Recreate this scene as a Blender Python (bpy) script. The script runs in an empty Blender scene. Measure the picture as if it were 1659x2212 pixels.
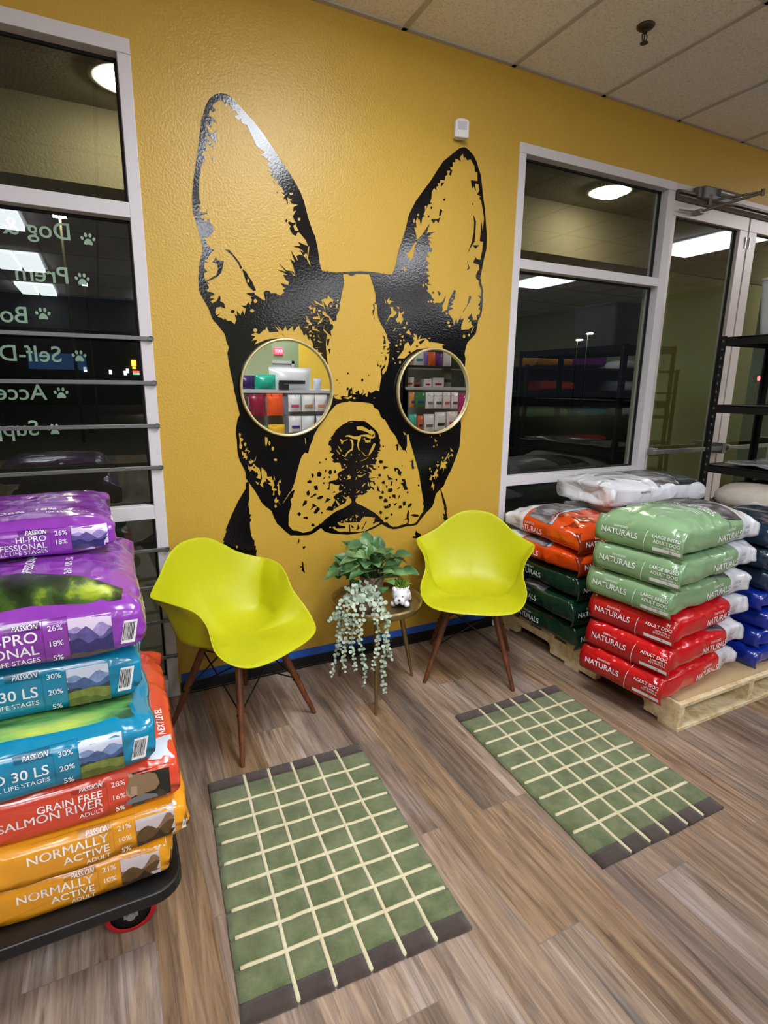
import bpy, bmesh, math, random
import numpy as np
from mathutils import Vector, Matrix, noise
from mathutils.bvhtree import BVHTree
from mathutils.geometry import delaunay_2d_cdt

SC = bpy.context.scene
COL = SC.collection
PI = math.pi
R = math.radians
rnd = random.Random(7)


def lin(h):
    h = h.lstrip('#')
    o = []
    for i in (0, 2, 4):
        c = int(h[i:i + 2], 16) / 255
        o.append(c / 12.92 if c <= .04045 else ((c + .055) / 1.055) ** 2.4)
    return tuple(o) + (1.0,)


MATS = {}


def mat(name, c='#808080', rough=.5, metal=0., spec=.5, coat=0., emit=0., bump=0., bscale=60., var=0., vscale=8., trans=0., alpha=1., bdist=.004, detail=3., ridged=False):
    if name in MATS:
        return MATS[name]
    m = bpy.data.materials.new(name)
    m.use_nodes = True
    nt = m.node_tree
    b = nt.nodes['Principled BSDF']
    col = lin(c)
    b.inputs['Base Color'].default_value = col
    b.inputs['Roughness'].default_value = rough
    b.inputs['Metallic'].default_value = metal
    b.inputs['Specular IOR Level'].default_value = spec
    b.inputs['Coat Weight'].default_value = coat
    b.inputs['Coat Roughness'].default_value = .08
    b.inputs['Transmission Weight'].default_value = trans
    b.inputs['Alpha'].default_value = alpha
    if emit:
        b.inputs['Emission Color'].default_value = col
        b.inputs['Emission Strength'].default_value = emit
    tc = None
    if bump or var:
        tc = nt.nodes.new('ShaderNodeTexCoord')
    if bump:
        n = nt.nodes.new('ShaderNodeTexNoise')
        n.inputs['Scale'].default_value = bscale
        n.inputs['Detail'].default_value = detail
        if ridged:
            n.noise_type = 'RIDGED_MULTIFRACTAL'
            n.inputs['Distortion'].default_value = .6
        nt.links.new(tc.outputs['Object'], n.inputs['Vector'])
        bp = nt.nodes.new('ShaderNodeBump')
        bp.inputs['Strength'].default_value = bump
        bp.inputs['Distance'].default_value = bdist
        nt.links.new(n.outputs['Fac'], bp.inputs['Height'])
        nt.links.new(bp.outputs['Normal'], b.inputs['Normal'])
    if var:
        n = nt.nodes.new('ShaderNodeTexNoise')
        n.inputs['Scale'].default_value = vscale
        n.inputs['Detail'].default_value = 4
        nt.links.new(tc.outputs['Object'], n.inputs['Vector'])
        hs = nt.nodes.new('ShaderNodeHueSaturation')
        hs.inputs['Color'].default_value = col
        mr = nt.nodes.new('ShaderNodeMapRange')
        mr.inputs['From Min'].default_value = .3
        mr.inputs['From Max'].default_value = .7
        mr.inputs['To Min'].default_value = 1 - var
        mr.inputs['To Max'].default_value = 1 + var
        nt.links.new(n.outputs['Fac'], mr.inputs['Value'])
        nt.links.new(mr.outputs['Result'], hs.inputs['Value'])
        nt.links.new(hs.outputs['Color'], b.inputs['Base Color'])
    MATS[name] = m
    return m


def ramp_mat(name, stops, scale=6., detail=6., rough=.4, axis=(1, 1, 1), distort=0., coat=0.):
    """noise driven colours: printed photographs, camouflage patches, pot glazes"""
    if name in MATS:
        return MATS[name]
    m = bpy.data.materials.new(name)
    m.use_nodes = True
    nt = m.node_tree
    b = nt.nodes['Principled BSDF']
    b.inputs['Roughness'].default_value = rough
    b.inputs['Coat Weight'].default_value = coat
    tc = nt.nodes.new('ShaderNodeTexCoord')
    mp = nt.nodes.new('ShaderNodeMapping')
    mp.inputs['Scale'].default_value = axis
    n = nt.nodes.new('ShaderNodeTexNoise')
    n.inputs['Scale'].default_value = scale
    n.inputs['Detail'].default_value = detail
    n.inputs['Distortion'].default_value = distort
    rp = nt.nodes.new('ShaderNodeValToRGB')
    el = rp.color_ramp.elements
    while len(el) < len(stops):
        el.new(.5)
    for e, (p_, c_) in zip(el, stops):
        e.position = p_
        e.color = lin(c_)
    L = nt.links.new
    L(tc.outputs['Object'], mp.inputs['Vector'])
    L(mp.outputs['Vector'], n.inputs['Vector'])
    L(n.outputs['Fac'], rp.inputs['Fac'])
    L(rp.outputs['Color'], b.inputs['Base Color'])
    MATS[name] = m
    return m


class MB:
    """collects geometry that becomes ONE mesh object"""

    def __init__(s):
        s.v = []
        s.f = []
        s.m = []
        s.sm = []

    def add(s, vs, fs, mi=0, smooth=False, M=None):
        o = len(s.v)
        s.v += [tuple(M @ Vector(v)) if M else tuple(v) for v in vs]
        for f in fs:
            s.f.append([o + i for i in f])
            s.m.append(mi)
            s.sm.append(smooth)
        return s

    def box(s, x0, x1, y0, y1, z0, z1, mi=0, M=None):
        vs = [(x, y, z) for x in (x0, x1) for y in (y0, y1) for z in (z0, z1)]
        return s.add(vs, [(0, 1, 3, 2), (4, 6, 7, 5), (0, 4, 5, 1), (2, 3, 7, 6), (0, 2, 6, 4), (1, 5, 7, 3)], mi, False, M)

    def tube(s, pts, r, n=8, mi=0, caps=True, M=None):
        pts = [Vector(p) for p in pts]
        rs = r if isinstance(r, (list, tuple)) else [r] * len(pts)
        vs = []
        fs = []
        prev = None
        for i, p in enumerate(pts):
            d = (pts[min(i + 1, len(pts) - 1)] - pts[max(i - 1, 0)]).normalized()
            if prev is None:
                a = d.orthogonal().normalized()
            else:
                a = prev - d * prev.dot(d)
                a = a.normalized() if a.length > 1e-6 else d.orthogonal().normalized()
            prev = a
            b = d.cross(a)
            for k in range(n):
                t = 2 * PI * k / n
                vs.append(p + (a * math.cos(t) + b * math.sin(t)) * rs[i])
        for i in range(len(pts) - 1):
            for k in range(n):
                k2 = (k + 1) % n
                fs.append((i * n + k, i * n + k2, (i + 1) * n + k2, (i + 1) * n + k))
        s.add(vs, fs, mi, True, M)
        if caps:
            s.add(vs[:n], [tuple(range(n - 1, -1, -1))], mi, False, M)
            s.add(vs[-n:], [tuple(range(n))], mi, False, M)
        return s

    def lathe(s, prof, n=32, mi=0, M=None, smooth=True):
        vs = []
        fs = []
        for (r, z) in prof:
            for k in range(n):
                t = 2 * PI * k / n
                vs.append((r * math.cos(t), r * math.sin(t), z))
        for i in range(len(prof) - 1):
            for k in range(n):
                k2 = (k + 1) % n
                fs.append((i * n + k, i * n + k2, (i + 1) * n + k2, (i + 1) * n + k))
        return s.add(vs, fs, mi, smooth, M)

    def prism(s, poly, axis, a0, a1, mi=0, M=None):
        """extrude a 2D outline along an axis (x: poly in yz, y: poly in xz, z: poly in xy)"""
        n = len(poly)

        def P(p, a):
            return {'x': (a, p[0], p[1]), 'y': (p[0], a, p[1]), 'z': (p[0], p[1], a)}[axis]
        vs = [P(p, a0) for p in poly] + [P(p, a1) for p in poly]
        fs = [tuple(range(n - 1, -1, -1)), tuple(range(n, 2 * n))] + [(i, (i + 1) % n, n + (i + 1) % n, n + i) for i in range(n)]
        return s.add(vs, fs, mi, False, M)

    def build(s, name, mats, parent=None, bevel=0., segs=2, loc=None, rot=None, weld=False, subsurf=0, solid=0.):
        me = bpy.data.meshes.new(name)
        me.from_pydata(s.v, [], s.f)
        mats = mats if isinstance(mats, (list, tuple)) else [mats]
        for m in mats:
            me.materials.append(m)
        me.polygons.foreach_set('material_index', s.m)
        me.polygons.foreach_set('use_smooth', s.sm)
        me.validate()
        bm = bmesh.new()
        bm.from_mesh(me)
        if weld:
            bmesh.ops.remove_doubles(bm, verts=bm.verts, dist=1e-5)
        bmesh.ops.recalc_face_normals(bm, faces=bm.faces)
        bm.to_mesh(me)
        bm.free()
        me.update()
        o = bpy.data.objects.new(name, me)
        COL.objects.link(o)
        if parent:
            o.parent = parent
        if loc is not None:
            o.location = loc
        if rot is not None:
            o.rotation_euler = rot
        if solid:
            d = o.modifiers.new('thick', 'SOLIDIFY')
            d.thickness = solid
            d.offset = -1
        if subsurf:
            d = o.modifiers.new('sub', 'SUBSURF')
            d.levels = d.render_levels = subsurf
        if bevel:
            d = o.modifiers.new('bev', 'BEVEL')
            d.width = bevel
            d.segments = segs
            d.limit_method = 'ANGLE'
            d.angle_limit = R(40)
        return o


def tag(o, label, cat, group=None, kind=None):
    o['label'] = label
    o['category'] = cat
    if group:
        o['group'] = group
    if kind:
        o['kind'] = kind
    return o


def struct(o, kind='structure'):
    o['kind'] = kind
    return o


def empty(name, loc=(0, 0, 0), rz=0.):
    o = bpy.data.objects.new(name, None)
    o.empty_display_size = .05
    COL.objects.link(o)
    o.location = loc
    o.rotation_euler = (0, 0, rz)
    return o


def copy_tree(o, parent=None):
    c = o.copy()
    COL.objects.link(c)
    if parent:
        c.parent = parent
    for ch in list(o.children):
        copy_tree(ch, c)
    return c


_TX = {}


def text2d(s, size, bold=0., res=4):
    """flat lettering: (verts2d centred on x, faces, width); cap height = size"""
    k = (s, round(size, 4), bold, res)
    if k in _TX:
        return _TX[k]
    cu = bpy.data.curves.new('t', 'FONT')
    cu.body = s
    cu.size = 1 / .69
    cu.resolution_u = res
    cu.offset = 0 if 'M' in s else bold
    ob = bpy.data.objects.new('t', cu)
    COL.objects.link(ob)
    dg = bpy.context.evaluated_depsgraph_get()
    me = bpy.data.meshes.new_from_object(ob.evaluated_get(dg))
    bm = bmesh.new()
    bm.from_mesh(me)
    bmesh.ops.remove_doubles(bm, verts=bm.verts, dist=1e-4)
    for _ in range(2):
        es = [e for e in bm.edges if e.calc_length() * size > .05]
        if es:
            bmesh.ops.subdivide_edges(bm, edges=es, cuts=1)
    bmesh.ops.triangulate(bm, faces=bm.faces)
    vs = [(v.co.x * size, v.co.y * size) for v in bm.verts]
    bm.verts.index_update()
    fs = [[v.index for v in f.verts] for f in bm.faces]
    bm.free()
    if bold and 'M' in s:      # heavier strokes: two slightly shifted prints of the word
        d = bold * size * .9
        n0 = len(vs)
        vs = [(x - d, y) for x, y in vs] + [(x + d, y) for x, y in vs]
        fs = fs + [[i + n0 for i in f] for f in fs]
    bpy.data.objects.remove(ob)
    bpy.data.meshes.remove(me)
    bpy.data.curves.remove(cu)
    xs = [v[0] for v in vs] or [0]
    x0, x1 = min(xs), max(xs)
    r = ([(v[0] - (x0 + x1) / 2, v[1] - size * .5) for v in vs], fs, x1 - x0)
    _TX[k] = r
    return r


def grid2d(a0, a1, b0, b1, na, nb):
    vs = [(a0 + (a1 - a0) * i / na, b0 + (b1 - b0) * j / nb) for i in range(na + 1) for j in range(nb + 1)]
    fs = [(i * (nb + 1) + j, (i + 1) * (nb + 1) + j, (i + 1) * (nb + 1) + j + 1, i * (nb + 1) + j + 1) for i in range(na) for j in range(nb)]
    return vs, fs
TROFF = 6.0
TROFF_W = 9.5
EXPO = 1.2
MURAL='''1 531 2547 505 2536 484 2517 468 2489 458 2461 447 2433 442 2399 435 2358 423 2302 415 2260 405 2215 399 2173 396 2138 398 2096 404 2073 411 2046 417 2018 426 1983 424 1954 415 1928 408 1895 403 1854 402 1806 404 1805 409 1787 421 1766 433 1744 440 1729 446 1707 453 1692 470 1674 484 1656 496 1641 501 1629 502 1614 507 1598 513 1583 505 1559 508 1531 511 1504 515 1476 522 1443 528 1395 541 1329 546 1296 536 1278 527 1239 525 1214 528 1184 528 1139 531 1114 537 1090 549 1064 559 1041 561 1023 559 1010 567 999 573 989 600 947 622 905 627 892 649 866 660 859 675 844 685 813 700 779 716 764 738 739 765 714 787 713 804 709 859 706 885 714 921 736 921 737 941 714 977 701 1063 685 1105 685 1167 689 1215 702 1244 715 1261 720 1289 701 1324 686 1354 685 1405 693 1441 690 1467 694 1472 694 1490 714 1507 734 1534 760 1567 788 1578 812 1583 840 1589 858 1615 881 1633 895 1640 904 1643 916 1659 946 1680 982 1703 1036 1719 1078 1730 1109 1732 1151 1735 1220 1727 1271 1742 1505 1743 1539 1745 1573 1737 1597 1742 1626 1752 1656 1784 1686 1804 1706 1811 1745 1815 1773 1829 1793 1837 1822 1839 1879 1837 1921 1822 1957 1815 1984 1824 2026 1832 2070 1845 2125 1842 2192 1825 2301 1809 2364 1796 2427 1788 2459 1772 2486 1762 2510 1741 2536 1717 2552 1695 2561 1678 2561 1656 2552 1635 2536 1593 2502 1567 2481 1537 2440 1502 2389 1461 2338 1421 2287 1386 2225 1372 2173 1358 2126 1338 2077 1326 2034 1319 1995 1307 1965 1297 1950 1297 1951 1257 1948 1255 1954 1250 1949 1201 1952 1138 1949 1081 1942 1041 1936 1014 1932 975 1932 969 1936 965 1931 943 1933 937 1950 934 1961 926 2016 914 2070 901 2095 884 2139 864 2208 848 2243 823 2280 811 2296 799 2312 763 2353 743 2378 697 2433 656 2473 619 2503 590 2527 568 2543 550 2548
1 558 986 559 962 553 954 519 902 486 839 458 776 461 767 443 727 449 722 435 697 458 680 487 635 596 621 593 642 598 663 592 663 594 683 587 683 588 711 581 715 573 741 571 766 570 798 578 812 571 819 577 836 570 840 571 863 566 884 572 910 574 987 568 993
1 1615 878 1624 849 1634 811 1645 781 1643 769 1650 756 1654 736 1637 742 1645 724 1642 713 1652 701 1647 684 1674 702 1668 722 1661 745 1662 770 1653 803 1639 835 1625 868 1621 882
1 1470 664 1478 651 1497 641 1501 631 1486 615 1447 624 1450 632 1469 631 1462 645
1 807 697 809 678 798 665 800 679
1 824 651 843 650 832 639 826 640
1 819 574 826 568 827 539 834 509 817 528 820 543 806 547 808 550 820 549
0 519 2518 504 2506 494 2496 499 2488 508 2484 498 2474 489 2477 485 2482 482 2472 479 2457 497 2453 512 2432 499 2443 491 2441 484 2417 465 2431 466 2423 474 2405 488 2394 510 2418 503 2400 506 2387 503 2365 489 2374 477 2385 466 2393 469 2374 485 2360 498 2344 473 2355 463 2366 460 2349 467 2328 454 2334 444 2312 455 2314 453 2294 442 2282 437 2257 434 2240 429 2225 426 2194 425 2149 430 2139 420 2127 428 2118 420 2106 450 2105 452 2118 452 2102 429 2094 426 2083 438 2086 439 2074 450 2072 452 2084 460 2084 461 2070 473 2057 474 2039 458 2019 446 2013 432 2016 440 2006 447 1989 443 1982 456 1978 459 1971 476 1971 458 1956 444 1931 430 1926 446 1915 431 1919 428 1893 441 1882 425 1875 428 1853 431 1844 476 1872 484 1895 481 1917 462 1920 472 1929 487 1930 509 1930 506 1912 498 1885 482 1867 464 1856 435 1842 448 1836 436 1835 443 1821 438 1804 433 1822 434 1804 457 1802 466 1793 447 1788 448 1783 440 1778 464 1778 446 1767 453 1759 471 1769 484 1793 489 1782 485 1770 502 1762 505 1741 487 1748 469 1743 463 1723 468 1712 484 1721 471 1707 489 1702 498 1695 501 1703 512 1692 526 1693 542 1680 550 1698 544 1721 555 1714 554 1737 568 1717 579 1739 586 1720 593 1747 573 1758 594 1759 605 1775 612 1764 621 1784 616 1797 636 1799 616 1801 596 1809 631 1816 635 1808 673 1786 680 1788 673 1819 683 1828 698 1827 706 1818 723 1821 748 1811 753 1818 766 1826 760 1838 773 1843 760 1852 750 1864 784 1859 789 1872 776 1878 762 1899 785 1901 733 1919 777 1912 744 1945 779 1918 810 1917 820 1898 811 1899 792 1919 818 1903 810 1938 796 1967 819 1954 799 2004 832 1960 826 1982 837 1989 855 1989 870 1975 875 1995 868 1998 857 1985 840 2011 855 2001 860 2005 834 2018 814 2018 821 2022 845 2025 834 2041 856 2034 886 2028 879 1980 889 1948 872 1975 882 2027 869 2053 840 2080 833 2079 824 2063 809 2069 797 2090 802 2102 791 2110 794 2118 815 2113 826 2122 825 2112 814 2103 820 2085 838 2085 827 2105 813 2141 829 2166 814 2160 818 2179 829 2184 838 2189 808 2191 802 2201 817 2203 790 2212 793 2183 781 2207 771 2198 780 2218 763 2227 780 2225 768 2246 748 2257 754 2276 732 2265 743 2246 728 2268 744 2278 720 2285 729 2297 708 2298 713 2307 733 2305 705 2322 718 2335 694 2352 679 2353 699 2367 664 2385 655 2404 642 2426 628 2454 609 2456 604 2467 610 2475 594 2465 578 2475 595 2485 581 2499 556 2482 575 2501 552 2520 547 2496 541 2519 526 2521
1 494 2309 492 2304 487 2302 482 2303 481 2307 483 2312 488 2314 492 2313
1 751 2224 749 2222 747 2221 744 2221 742 2223 744 2225 747 2226 750 2226
1 777 2117 788 2130 785 2111
1 515 1977 536 1974 555 1954 575 1930 584 1910 578 1904 569 1925 547 1953
1 584 1906 600 1897 611 1877 623 1863 640 1826 629 1821 606 1842 593 1875
1 472 1936 478 1940 482 1931 474 1929
0 613 1862 612 1856 608 1853 605 1855 604 1861 605 1867 609 1870 612 1868
0 629 1741 626 1736 619 1733 613 1735 611 1740 613 1745 620 1748 626 1746
0 644 1782 641 1775 635 1772 630 1774 628 1781 630 1787 636 1791 642 1788
1 545 1732 542 1728 536 1725 530 1727 527 1731 530 1736 536 1738 543 1737
0 847 2133 845 2128 841 2126 836 2127 834 2132 836 2137 841 2139 846 2138
0 815 2229 812 2225 807 2222 802 2223 799 2227 802 2230 807 2233 813 2232
0 874 1974 883 1971 892 1950 885 1951
0 1677 2533 1661 2514 1667 2496 1650 2504 1634 2503 1637 2489 1621 2486 1622 2466 1606 2461 1612 2452 1620 2453 1613 2425 1602 2430 1609 2447 1590 2444 1594 2428 1581 2418 1579 2401 1554 2399 1552 2385 1576 2390 1564 2374 1556 2369 1560 2386 1539 2383 1545 2371 1532 2365 1535 2349 1521 2359 1509 2341 1507 2312 1500 2292 1513 2292 1489 2280 1485 2269 1474 2255 1484 2275 1471 2273 1474 2253 1465 2231 1478 2231 1460 2222 1453 2185 1444 2211 1439 2207 1433 2218 1423 2200 1429 2172 1416 2175 1425 2148 1434 2118 1457 2140 1482 2174 1503 2202 1486 2154 1499 2159 1534 2168 1489 2137 1524 2137 1494 2133 1517 2110 1500 2121 1507 2092 1520 2089 1516 2071 1499 2074 1491 2069 1505 2049 1486 2051 1487 2029 1509 2021 1485 1999 1502 1992 1505 1983 1483 1977 1514 1962 1495 1956 1507 1940 1502 1926 1526 1921 1494 1921 1505 1900 1492 1894 1520 1876 1526 1864 1540 1852 1532 1847 1538 1834 1549 1839 1555 1840 1577 1841 1591 1851 1607 1880 1602 1852 1589 1828 1593 1808 1585 1796 1618 1812 1628 1859 1657 1909 1668 1907 1662 1866 1642 1846 1657 1842 1632 1827 1655 1819 1630 1808 1625 1797 1649 1773 1658 1766 1662 1736 1678 1774 1682 1747 1706 1790 1702 1767 1725 1777 1709 1739 1710 1718 1758 1723 1787 1743 1771 1709 1774 1704 1790 1739 1774 1747 1770 1766 1753 1755 1761 1770 1746 1779 1771 1804 1782 1771 1809 1773 1802 1796 1820 1802 1825 1821 1812 1830 1824 1840 1808 1848 1819 1859 1824 1878 1805 1895 1823 1892 1825 1920 1808 1951 1804 1969 1788 1977 1787 1991 1795 2010 1806 2021 1802 2043 1766 2049 1779 2077 1789 2069 1810 2067 1819 2113 1822 2154 1801 2156 1807 2250 1816 2202 1821 2265 1809 2307 1799 2341 1786 2352 1794 2362 1771 2367 1784 2386 1777 2415 1756 2416 1764 2379 1749 2402 1741 2388 1730 2425 1770 2427 1768 2465 1753 2467 1749 2491 1734 2505 1725 2516 1703 2508 1691 2523 1686 2512 1680 2525
1 1514 2271 1512 2266 1509 2264 1505 2265 1503 2269 1505 2274 1508 2276 1512 2275
1 1499 2230 1498 2227 1494 2225 1490 2226 1489 2229 1490 2233 1494 2235 1497 2234
1 1586 2317 1584 2312 1580 2310 1575 2311 1573 2315 1575 2319 1579 2322 1584 2321
1 1753 2321 1752 2318 1749 2316 1746 2317 1745 2320 1746 2323 1748 2325 1751 2324
1 1560 2273 1571 2266 1563 2244 1553 2238 1555 2260
1 1508 2218 1545 2225 1561 2235 1551 2208 1535 2219 1524 2201
1 1753 2274 1772 2245 1772 2197 1769 2148 1747 2119 1729 2090 1752 2146 1761 2191 1761 2240
1 1758 2131 1799 2136 1777 2117
1 1728 2054 1747 2020 1727 2007 1738 2023
1 1802 2245 1814 2193 1804 2156 1801 2160 1807 2192
1 1538 1887 1536 1883 1532 1881 1527 1882 1525 1886 1527 1890 1531 1892 1536 1891
1 1558 1898 1578 1889 1567 1872
1 1751 1889 1764 1885 1756 1859 1717 1805 1714 1807 1739 1839
0 1652 1868 1651 1865 1647 1863 1644 1864 1643 1867 1644 1871 1647 1872 1650 1871
0 1638 1750 1635 1744 1629 1742 1622 1744 1619 1749 1622 1754 1628 1757 1635 1755
0 1644 1734 1642 1730 1636 1727 1630 1729 1628 1733 1630 1738 1636 1740 1642 1739
0 1738 1687 1736 1681 1730 1677 1724 1680 1721 1687 1723 1693 1729 1696 1735 1694
0 1766 1695 1765 1690 1761 1687 1756 1690 1754 1695 1756 1700 1760 1703 1764 1701
0 1480 1916 1479 1911 1475 1909 1471 1911 1469 1915 1471 1921 1474 1923 1478 1921
0 1496 1923 1495 1919 1491 1917 1487 1918 1485 1923 1487 1927 1490 1929 1494 1928
0 1513 1842 1511 1839 1507 1837 1503 1838 1502 1842 1503 1846 1507 1847 1511 1846
0 1530 1846 1528 1840 1524 1838 1520 1840 1518 1845 1519 1850 1523 1852 1528 1850
0 1624 1793 1622 1789 1616 1787 1611 1789 1608 1792 1610 1796 1616 1798 1622 1797
0 1426 2113 1434 2101 1421 2091 1419 2061 1410 2034 1387 2009 1396 2037 1381 2036 1385 2055 1406 2081
0 1386 2052 1384 2048 1379 2046 1374 2047 1372 2051 1374 2055 1379 2058 1384 2056
0 1375 1982 1373 1974 1369 1970 1365 1973 1363 1981 1364 1988 1369 1992 1373 1989
0 1441 2230 1439 2225 1436 2223 1432 2224 1430 2228 1432 2233 1435 2235 1439 2234
0 1421 2200 1419 2193 1416 2189 1412 2192 1410 2199 1412 2206 1415 2210 1419 2207
0 1046 1930 1071 1931 1081 1925 1094 1925 1111 1935 1142 1938 1180 1940 1187 1927 1194 1907 1205 1878 1214 1849 1214 1822 1207 1812 1220 1810 1222 1780 1227 1753 1242 1723 1260 1699 1275 1672 1283 1647 1298 1635 1287 1632 1291 1610 1290 1565 1285 1533 1274 1501 1258 1483 1245 1490 1250 1471 1243 1445 1240 1426 1238 1402 1222 1406 1214 1413 1196 1424 1209 1426 1208 1443 1241 1455 1220 1435 1223 1410 1205 1400 1191 1393 1178 1403 1172 1375 1162 1380 1165 1393 1144 1383 1154 1403 1145 1415 1151 1399 1136 1387 1129 1393 1127 1407 1104 1393 1120 1387 1094 1388 1090 1421 1072 1405 1069 1377 1057 1375 1044 1380 1030 1375 1037 1363 1017 1364 1003 1367 993 1386 989 1408 986 1423 987 1464 980 1482 970 1509 964 1546 961 1576 958 1615 964 1660 946 1677 956 1707 947 1686 956 1677 985 1652 993 1616 987 1646 982 1676 995 1685 996 1700 986 1711 999 1721 1012 1722 1013 1746 1026 1767 1030 1797 1037 1832 1044 1859 1052 1889 1050 1909
1 1200 1809 1207 1809 1209 1779 1202 1767 1213 1734 1206 1749 1197 1772 1197 1781 1204 1785
1 1248 1686 1257 1668 1266 1659 1271 1631 1256 1627 1261 1653
1 1258 1618 1274 1619 1265 1613 1260 1599
1 1244 1586 1258 1590 1251 1583
1 1270 1573 1277 1565 1275 1552 1268 1550
1 1229 1546 1228 1528 1235 1532 1228 1519 1224 1531
1 1270 1536 1268 1520 1256 1507 1252 1500 1254 1484 1245 1487 1246 1508
1 1276 1604 1291 1616 1288 1600
1 1273 1587 1291 1594 1288 1583
1 1074 1485 1072 1482 1069 1480 1066 1482 1065 1485 1066 1489 1069 1490 1072 1489
1 1151 1455 1149 1450 1145 1447 1141 1450 1139 1455 1141 1461 1145 1463 1149 1461
1 1183 1478 1182 1476 1179 1475 1177 1476 1176 1478 1177 1480 1179 1481 1182 1480
1 1016 1453 1015 1451 1013 1451 1010 1451 1009 1453 1010 1455 1013 1456 1015 1455
1 1027 1440 1026 1439 1025 1438 1024 1439 1023 1440 1024 1441 1025 1442 1026 1441
1 1250 1523 1248 1519 1244 1517 1240 1519 1239 1523 1240 1527 1244 1529 1248 1527
1 1074 1413 1072 1408 1067 1406 1063 1408 1061 1413 1063 1418 1067 1420 1072 1418
1 965 1638 978 1641 971 1609 964 1609
1 969 1594 981 1595 978 1569
1 993 1388 1006 1381 1024 1389 1006 1378
0 1041 1372 1072 1374 1090 1383 1090 1371 1069 1364
0 1110 1369 1108 1365 1102 1364 1097 1365 1095 1369 1097 1373 1102 1374 1108 1373
0 1091 1396 1089 1391 1086 1389 1084 1391 1082 1396 1084 1401 1087 1403 1090 1401
0 1202 1372 1222 1372 1209 1367
0 882 1809 915 1777 899 1787
0 901 1809 925 1795 947 1788 938 1808 930 1804 961 1819 964 1812 974 1831 984 1820 1007 1808 995 1809 996 1794 987 1805 973 1793 970 1777 960 1789 949 1804 954 1777 960 1751 979 1738 999 1715 982 1705 976 1732 956 1739 942 1750 944 1762 957 1757 949 1779 928 1787 912 1791
0 878 1775 889 1782 887 1772 911 1775 909 1751 901 1747 897 1767 882 1763
0 923 1782 937 1767 931 1772
0 916 1757 930 1740 933 1723 898 1722 899 1734 924 1736
0 860 1736 880 1729 869 1728 894 1699 873 1695 878 1702 861 1713 870 1719
0 917 1700 923 1711 953 1740 936 1709
0 956 1724 963 1719 978 1721 963 1715
0 817 1684 822 1688 820 1664 817 1661
0 849 1685 875 1692 874 1679 858 1684
0 892 1691 904 1692 903 1677 913 1682 936 1664 919 1672 894 1674
0 872 1661 884 1674 901 1658 887 1665
0 914 1666 932 1635 922 1645
0 916 1631 945 1623 925 1621
0 904 1599 941 1602 908 1596
0 926 1579 944 1574 929 1567
0 817 1656 838 1642 829 1691 842 1668 841 1680 851 1649 864 1656 877 1629 880 1641 896 1615 897 1592 879 1600 851 1625 835 1633 832 1621 816 1622
0 1024 1813 1022 1810 1019 1808 1016 1809 1015 1813 1016 1816 1019 1818 1022 1817
0 1020 1788 1018 1781 1015 1778 1011 1781 1009 1787 1011 1794 1015 1797 1018 1794
0 992 1785 990 1782 986 1780 981 1781 979 1784 981 1788 986 1790 991 1789
0 936 1762 934 1758 929 1756 924 1757 922 1761 924 1765 929 1766 934 1765
0 896 1750 894 1746 891 1745 888 1746 887 1749 888 1753 891 1754 894 1753
0 889 1650 887 1646 883 1644 879 1646 878 1650 879 1654 884 1656 888 1654
0 905 1649 903 1645 900 1644 897 1645 896 1648 897 1652 900 1653 903 1652
0 908 1633 906 1630 903 1628 900 1629 899 1633 900 1636 903 1637 906 1636
0 921 1587 919 1584 916 1583 912 1584 911 1587 912 1590 916 1592 919 1591
0 955 1545 954 1542 950 1540 947 1541 946 1545 947 1548 951 1549 954 1548
0 947 1524 945 1519 941 1517 937 1519 935 1524 937 1529 941 1531 945 1529
1 830 1633 838 1622 825 1620
1 843 1625 879 1594 869 1596
1 831 1624 842 1621 835 1614
0 609 1638 631 1651 647 1644 669 1665 673 1662 682 1678 692 1655 735 1659 714 1688 742 1665 729 1689 755 1662 766 1687 777 1665 801 1689 803 1664 831 1694 836 1654 856 1630 887 1602 896 1585 829 1616 767 1634 697 1627 676 1622 624 1599 638 1620 612 1615 630 1635
0 640 1661 637 1655 630 1652 623 1654 620 1660 623 1665 630 1668 637 1666
1 746 1657 754 1645 767 1634 752 1649
0 1260 1847 1270 1820 1266 1814
0 1271 1828 1291 1849 1286 1833 1319 1827 1299 1825 1286 1813
0 1288 1803 1310 1804 1310 1789 1325 1785 1329 1775 1307 1755 1293 1757 1264 1713 1289 1763 1300 1773 1296 1794
0 1312 1817 1340 1803 1328 1806
0 1328 1804 1343 1807 1340 1794
0 1322 1746 1337 1760 1340 1788 1351 1776 1370 1790 1366 1774 1355 1773 1367 1749 1352 1726 1345 1738 1334 1731
0 1308 1691 1325 1711 1319 1693
0 1340 1682 1361 1679 1346 1674
0 1354 1670 1372 1677 1365 1661
0 1330 1643 1341 1655 1337 1647
0 1327 1598 1351 1599 1340 1592
0 1303 1569 1318 1563 1316 1553
0 1381 1710 1378 1706 1372 1704 1366 1706 1364 1710 1366 1714 1372 1716 1378 1714
0 1359 1649 1358 1646 1354 1644 1350 1645 1349 1649 1350 1652 1354 1654 1358 1652
0 1375 1652 1374 1649 1370 1647 1367 1649 1365 1652 1367 1655 1370 1657 1374 1656
0 1358 1632 1357 1628 1353 1626 1349 1628 1347 1632 1348 1637 1352 1639 1356 1637
0 1338 1624 1335 1621 1330 1619 1325 1620 1323 1624 1325 1627 1330 1629 1335 1628
0 1329 1540 1328 1538 1324 1537 1321 1538 1319 1540 1321 1542 1324 1543 1328 1542
0 1358 1545 1356 1540 1352 1537 1347 1539 1346 1544 1347 1549 1351 1552 1356 1550
0 1390 1733 1389 1728 1386 1725 1382 1727 1380 1733 1382 1738 1385 1740 1389 1738
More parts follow.
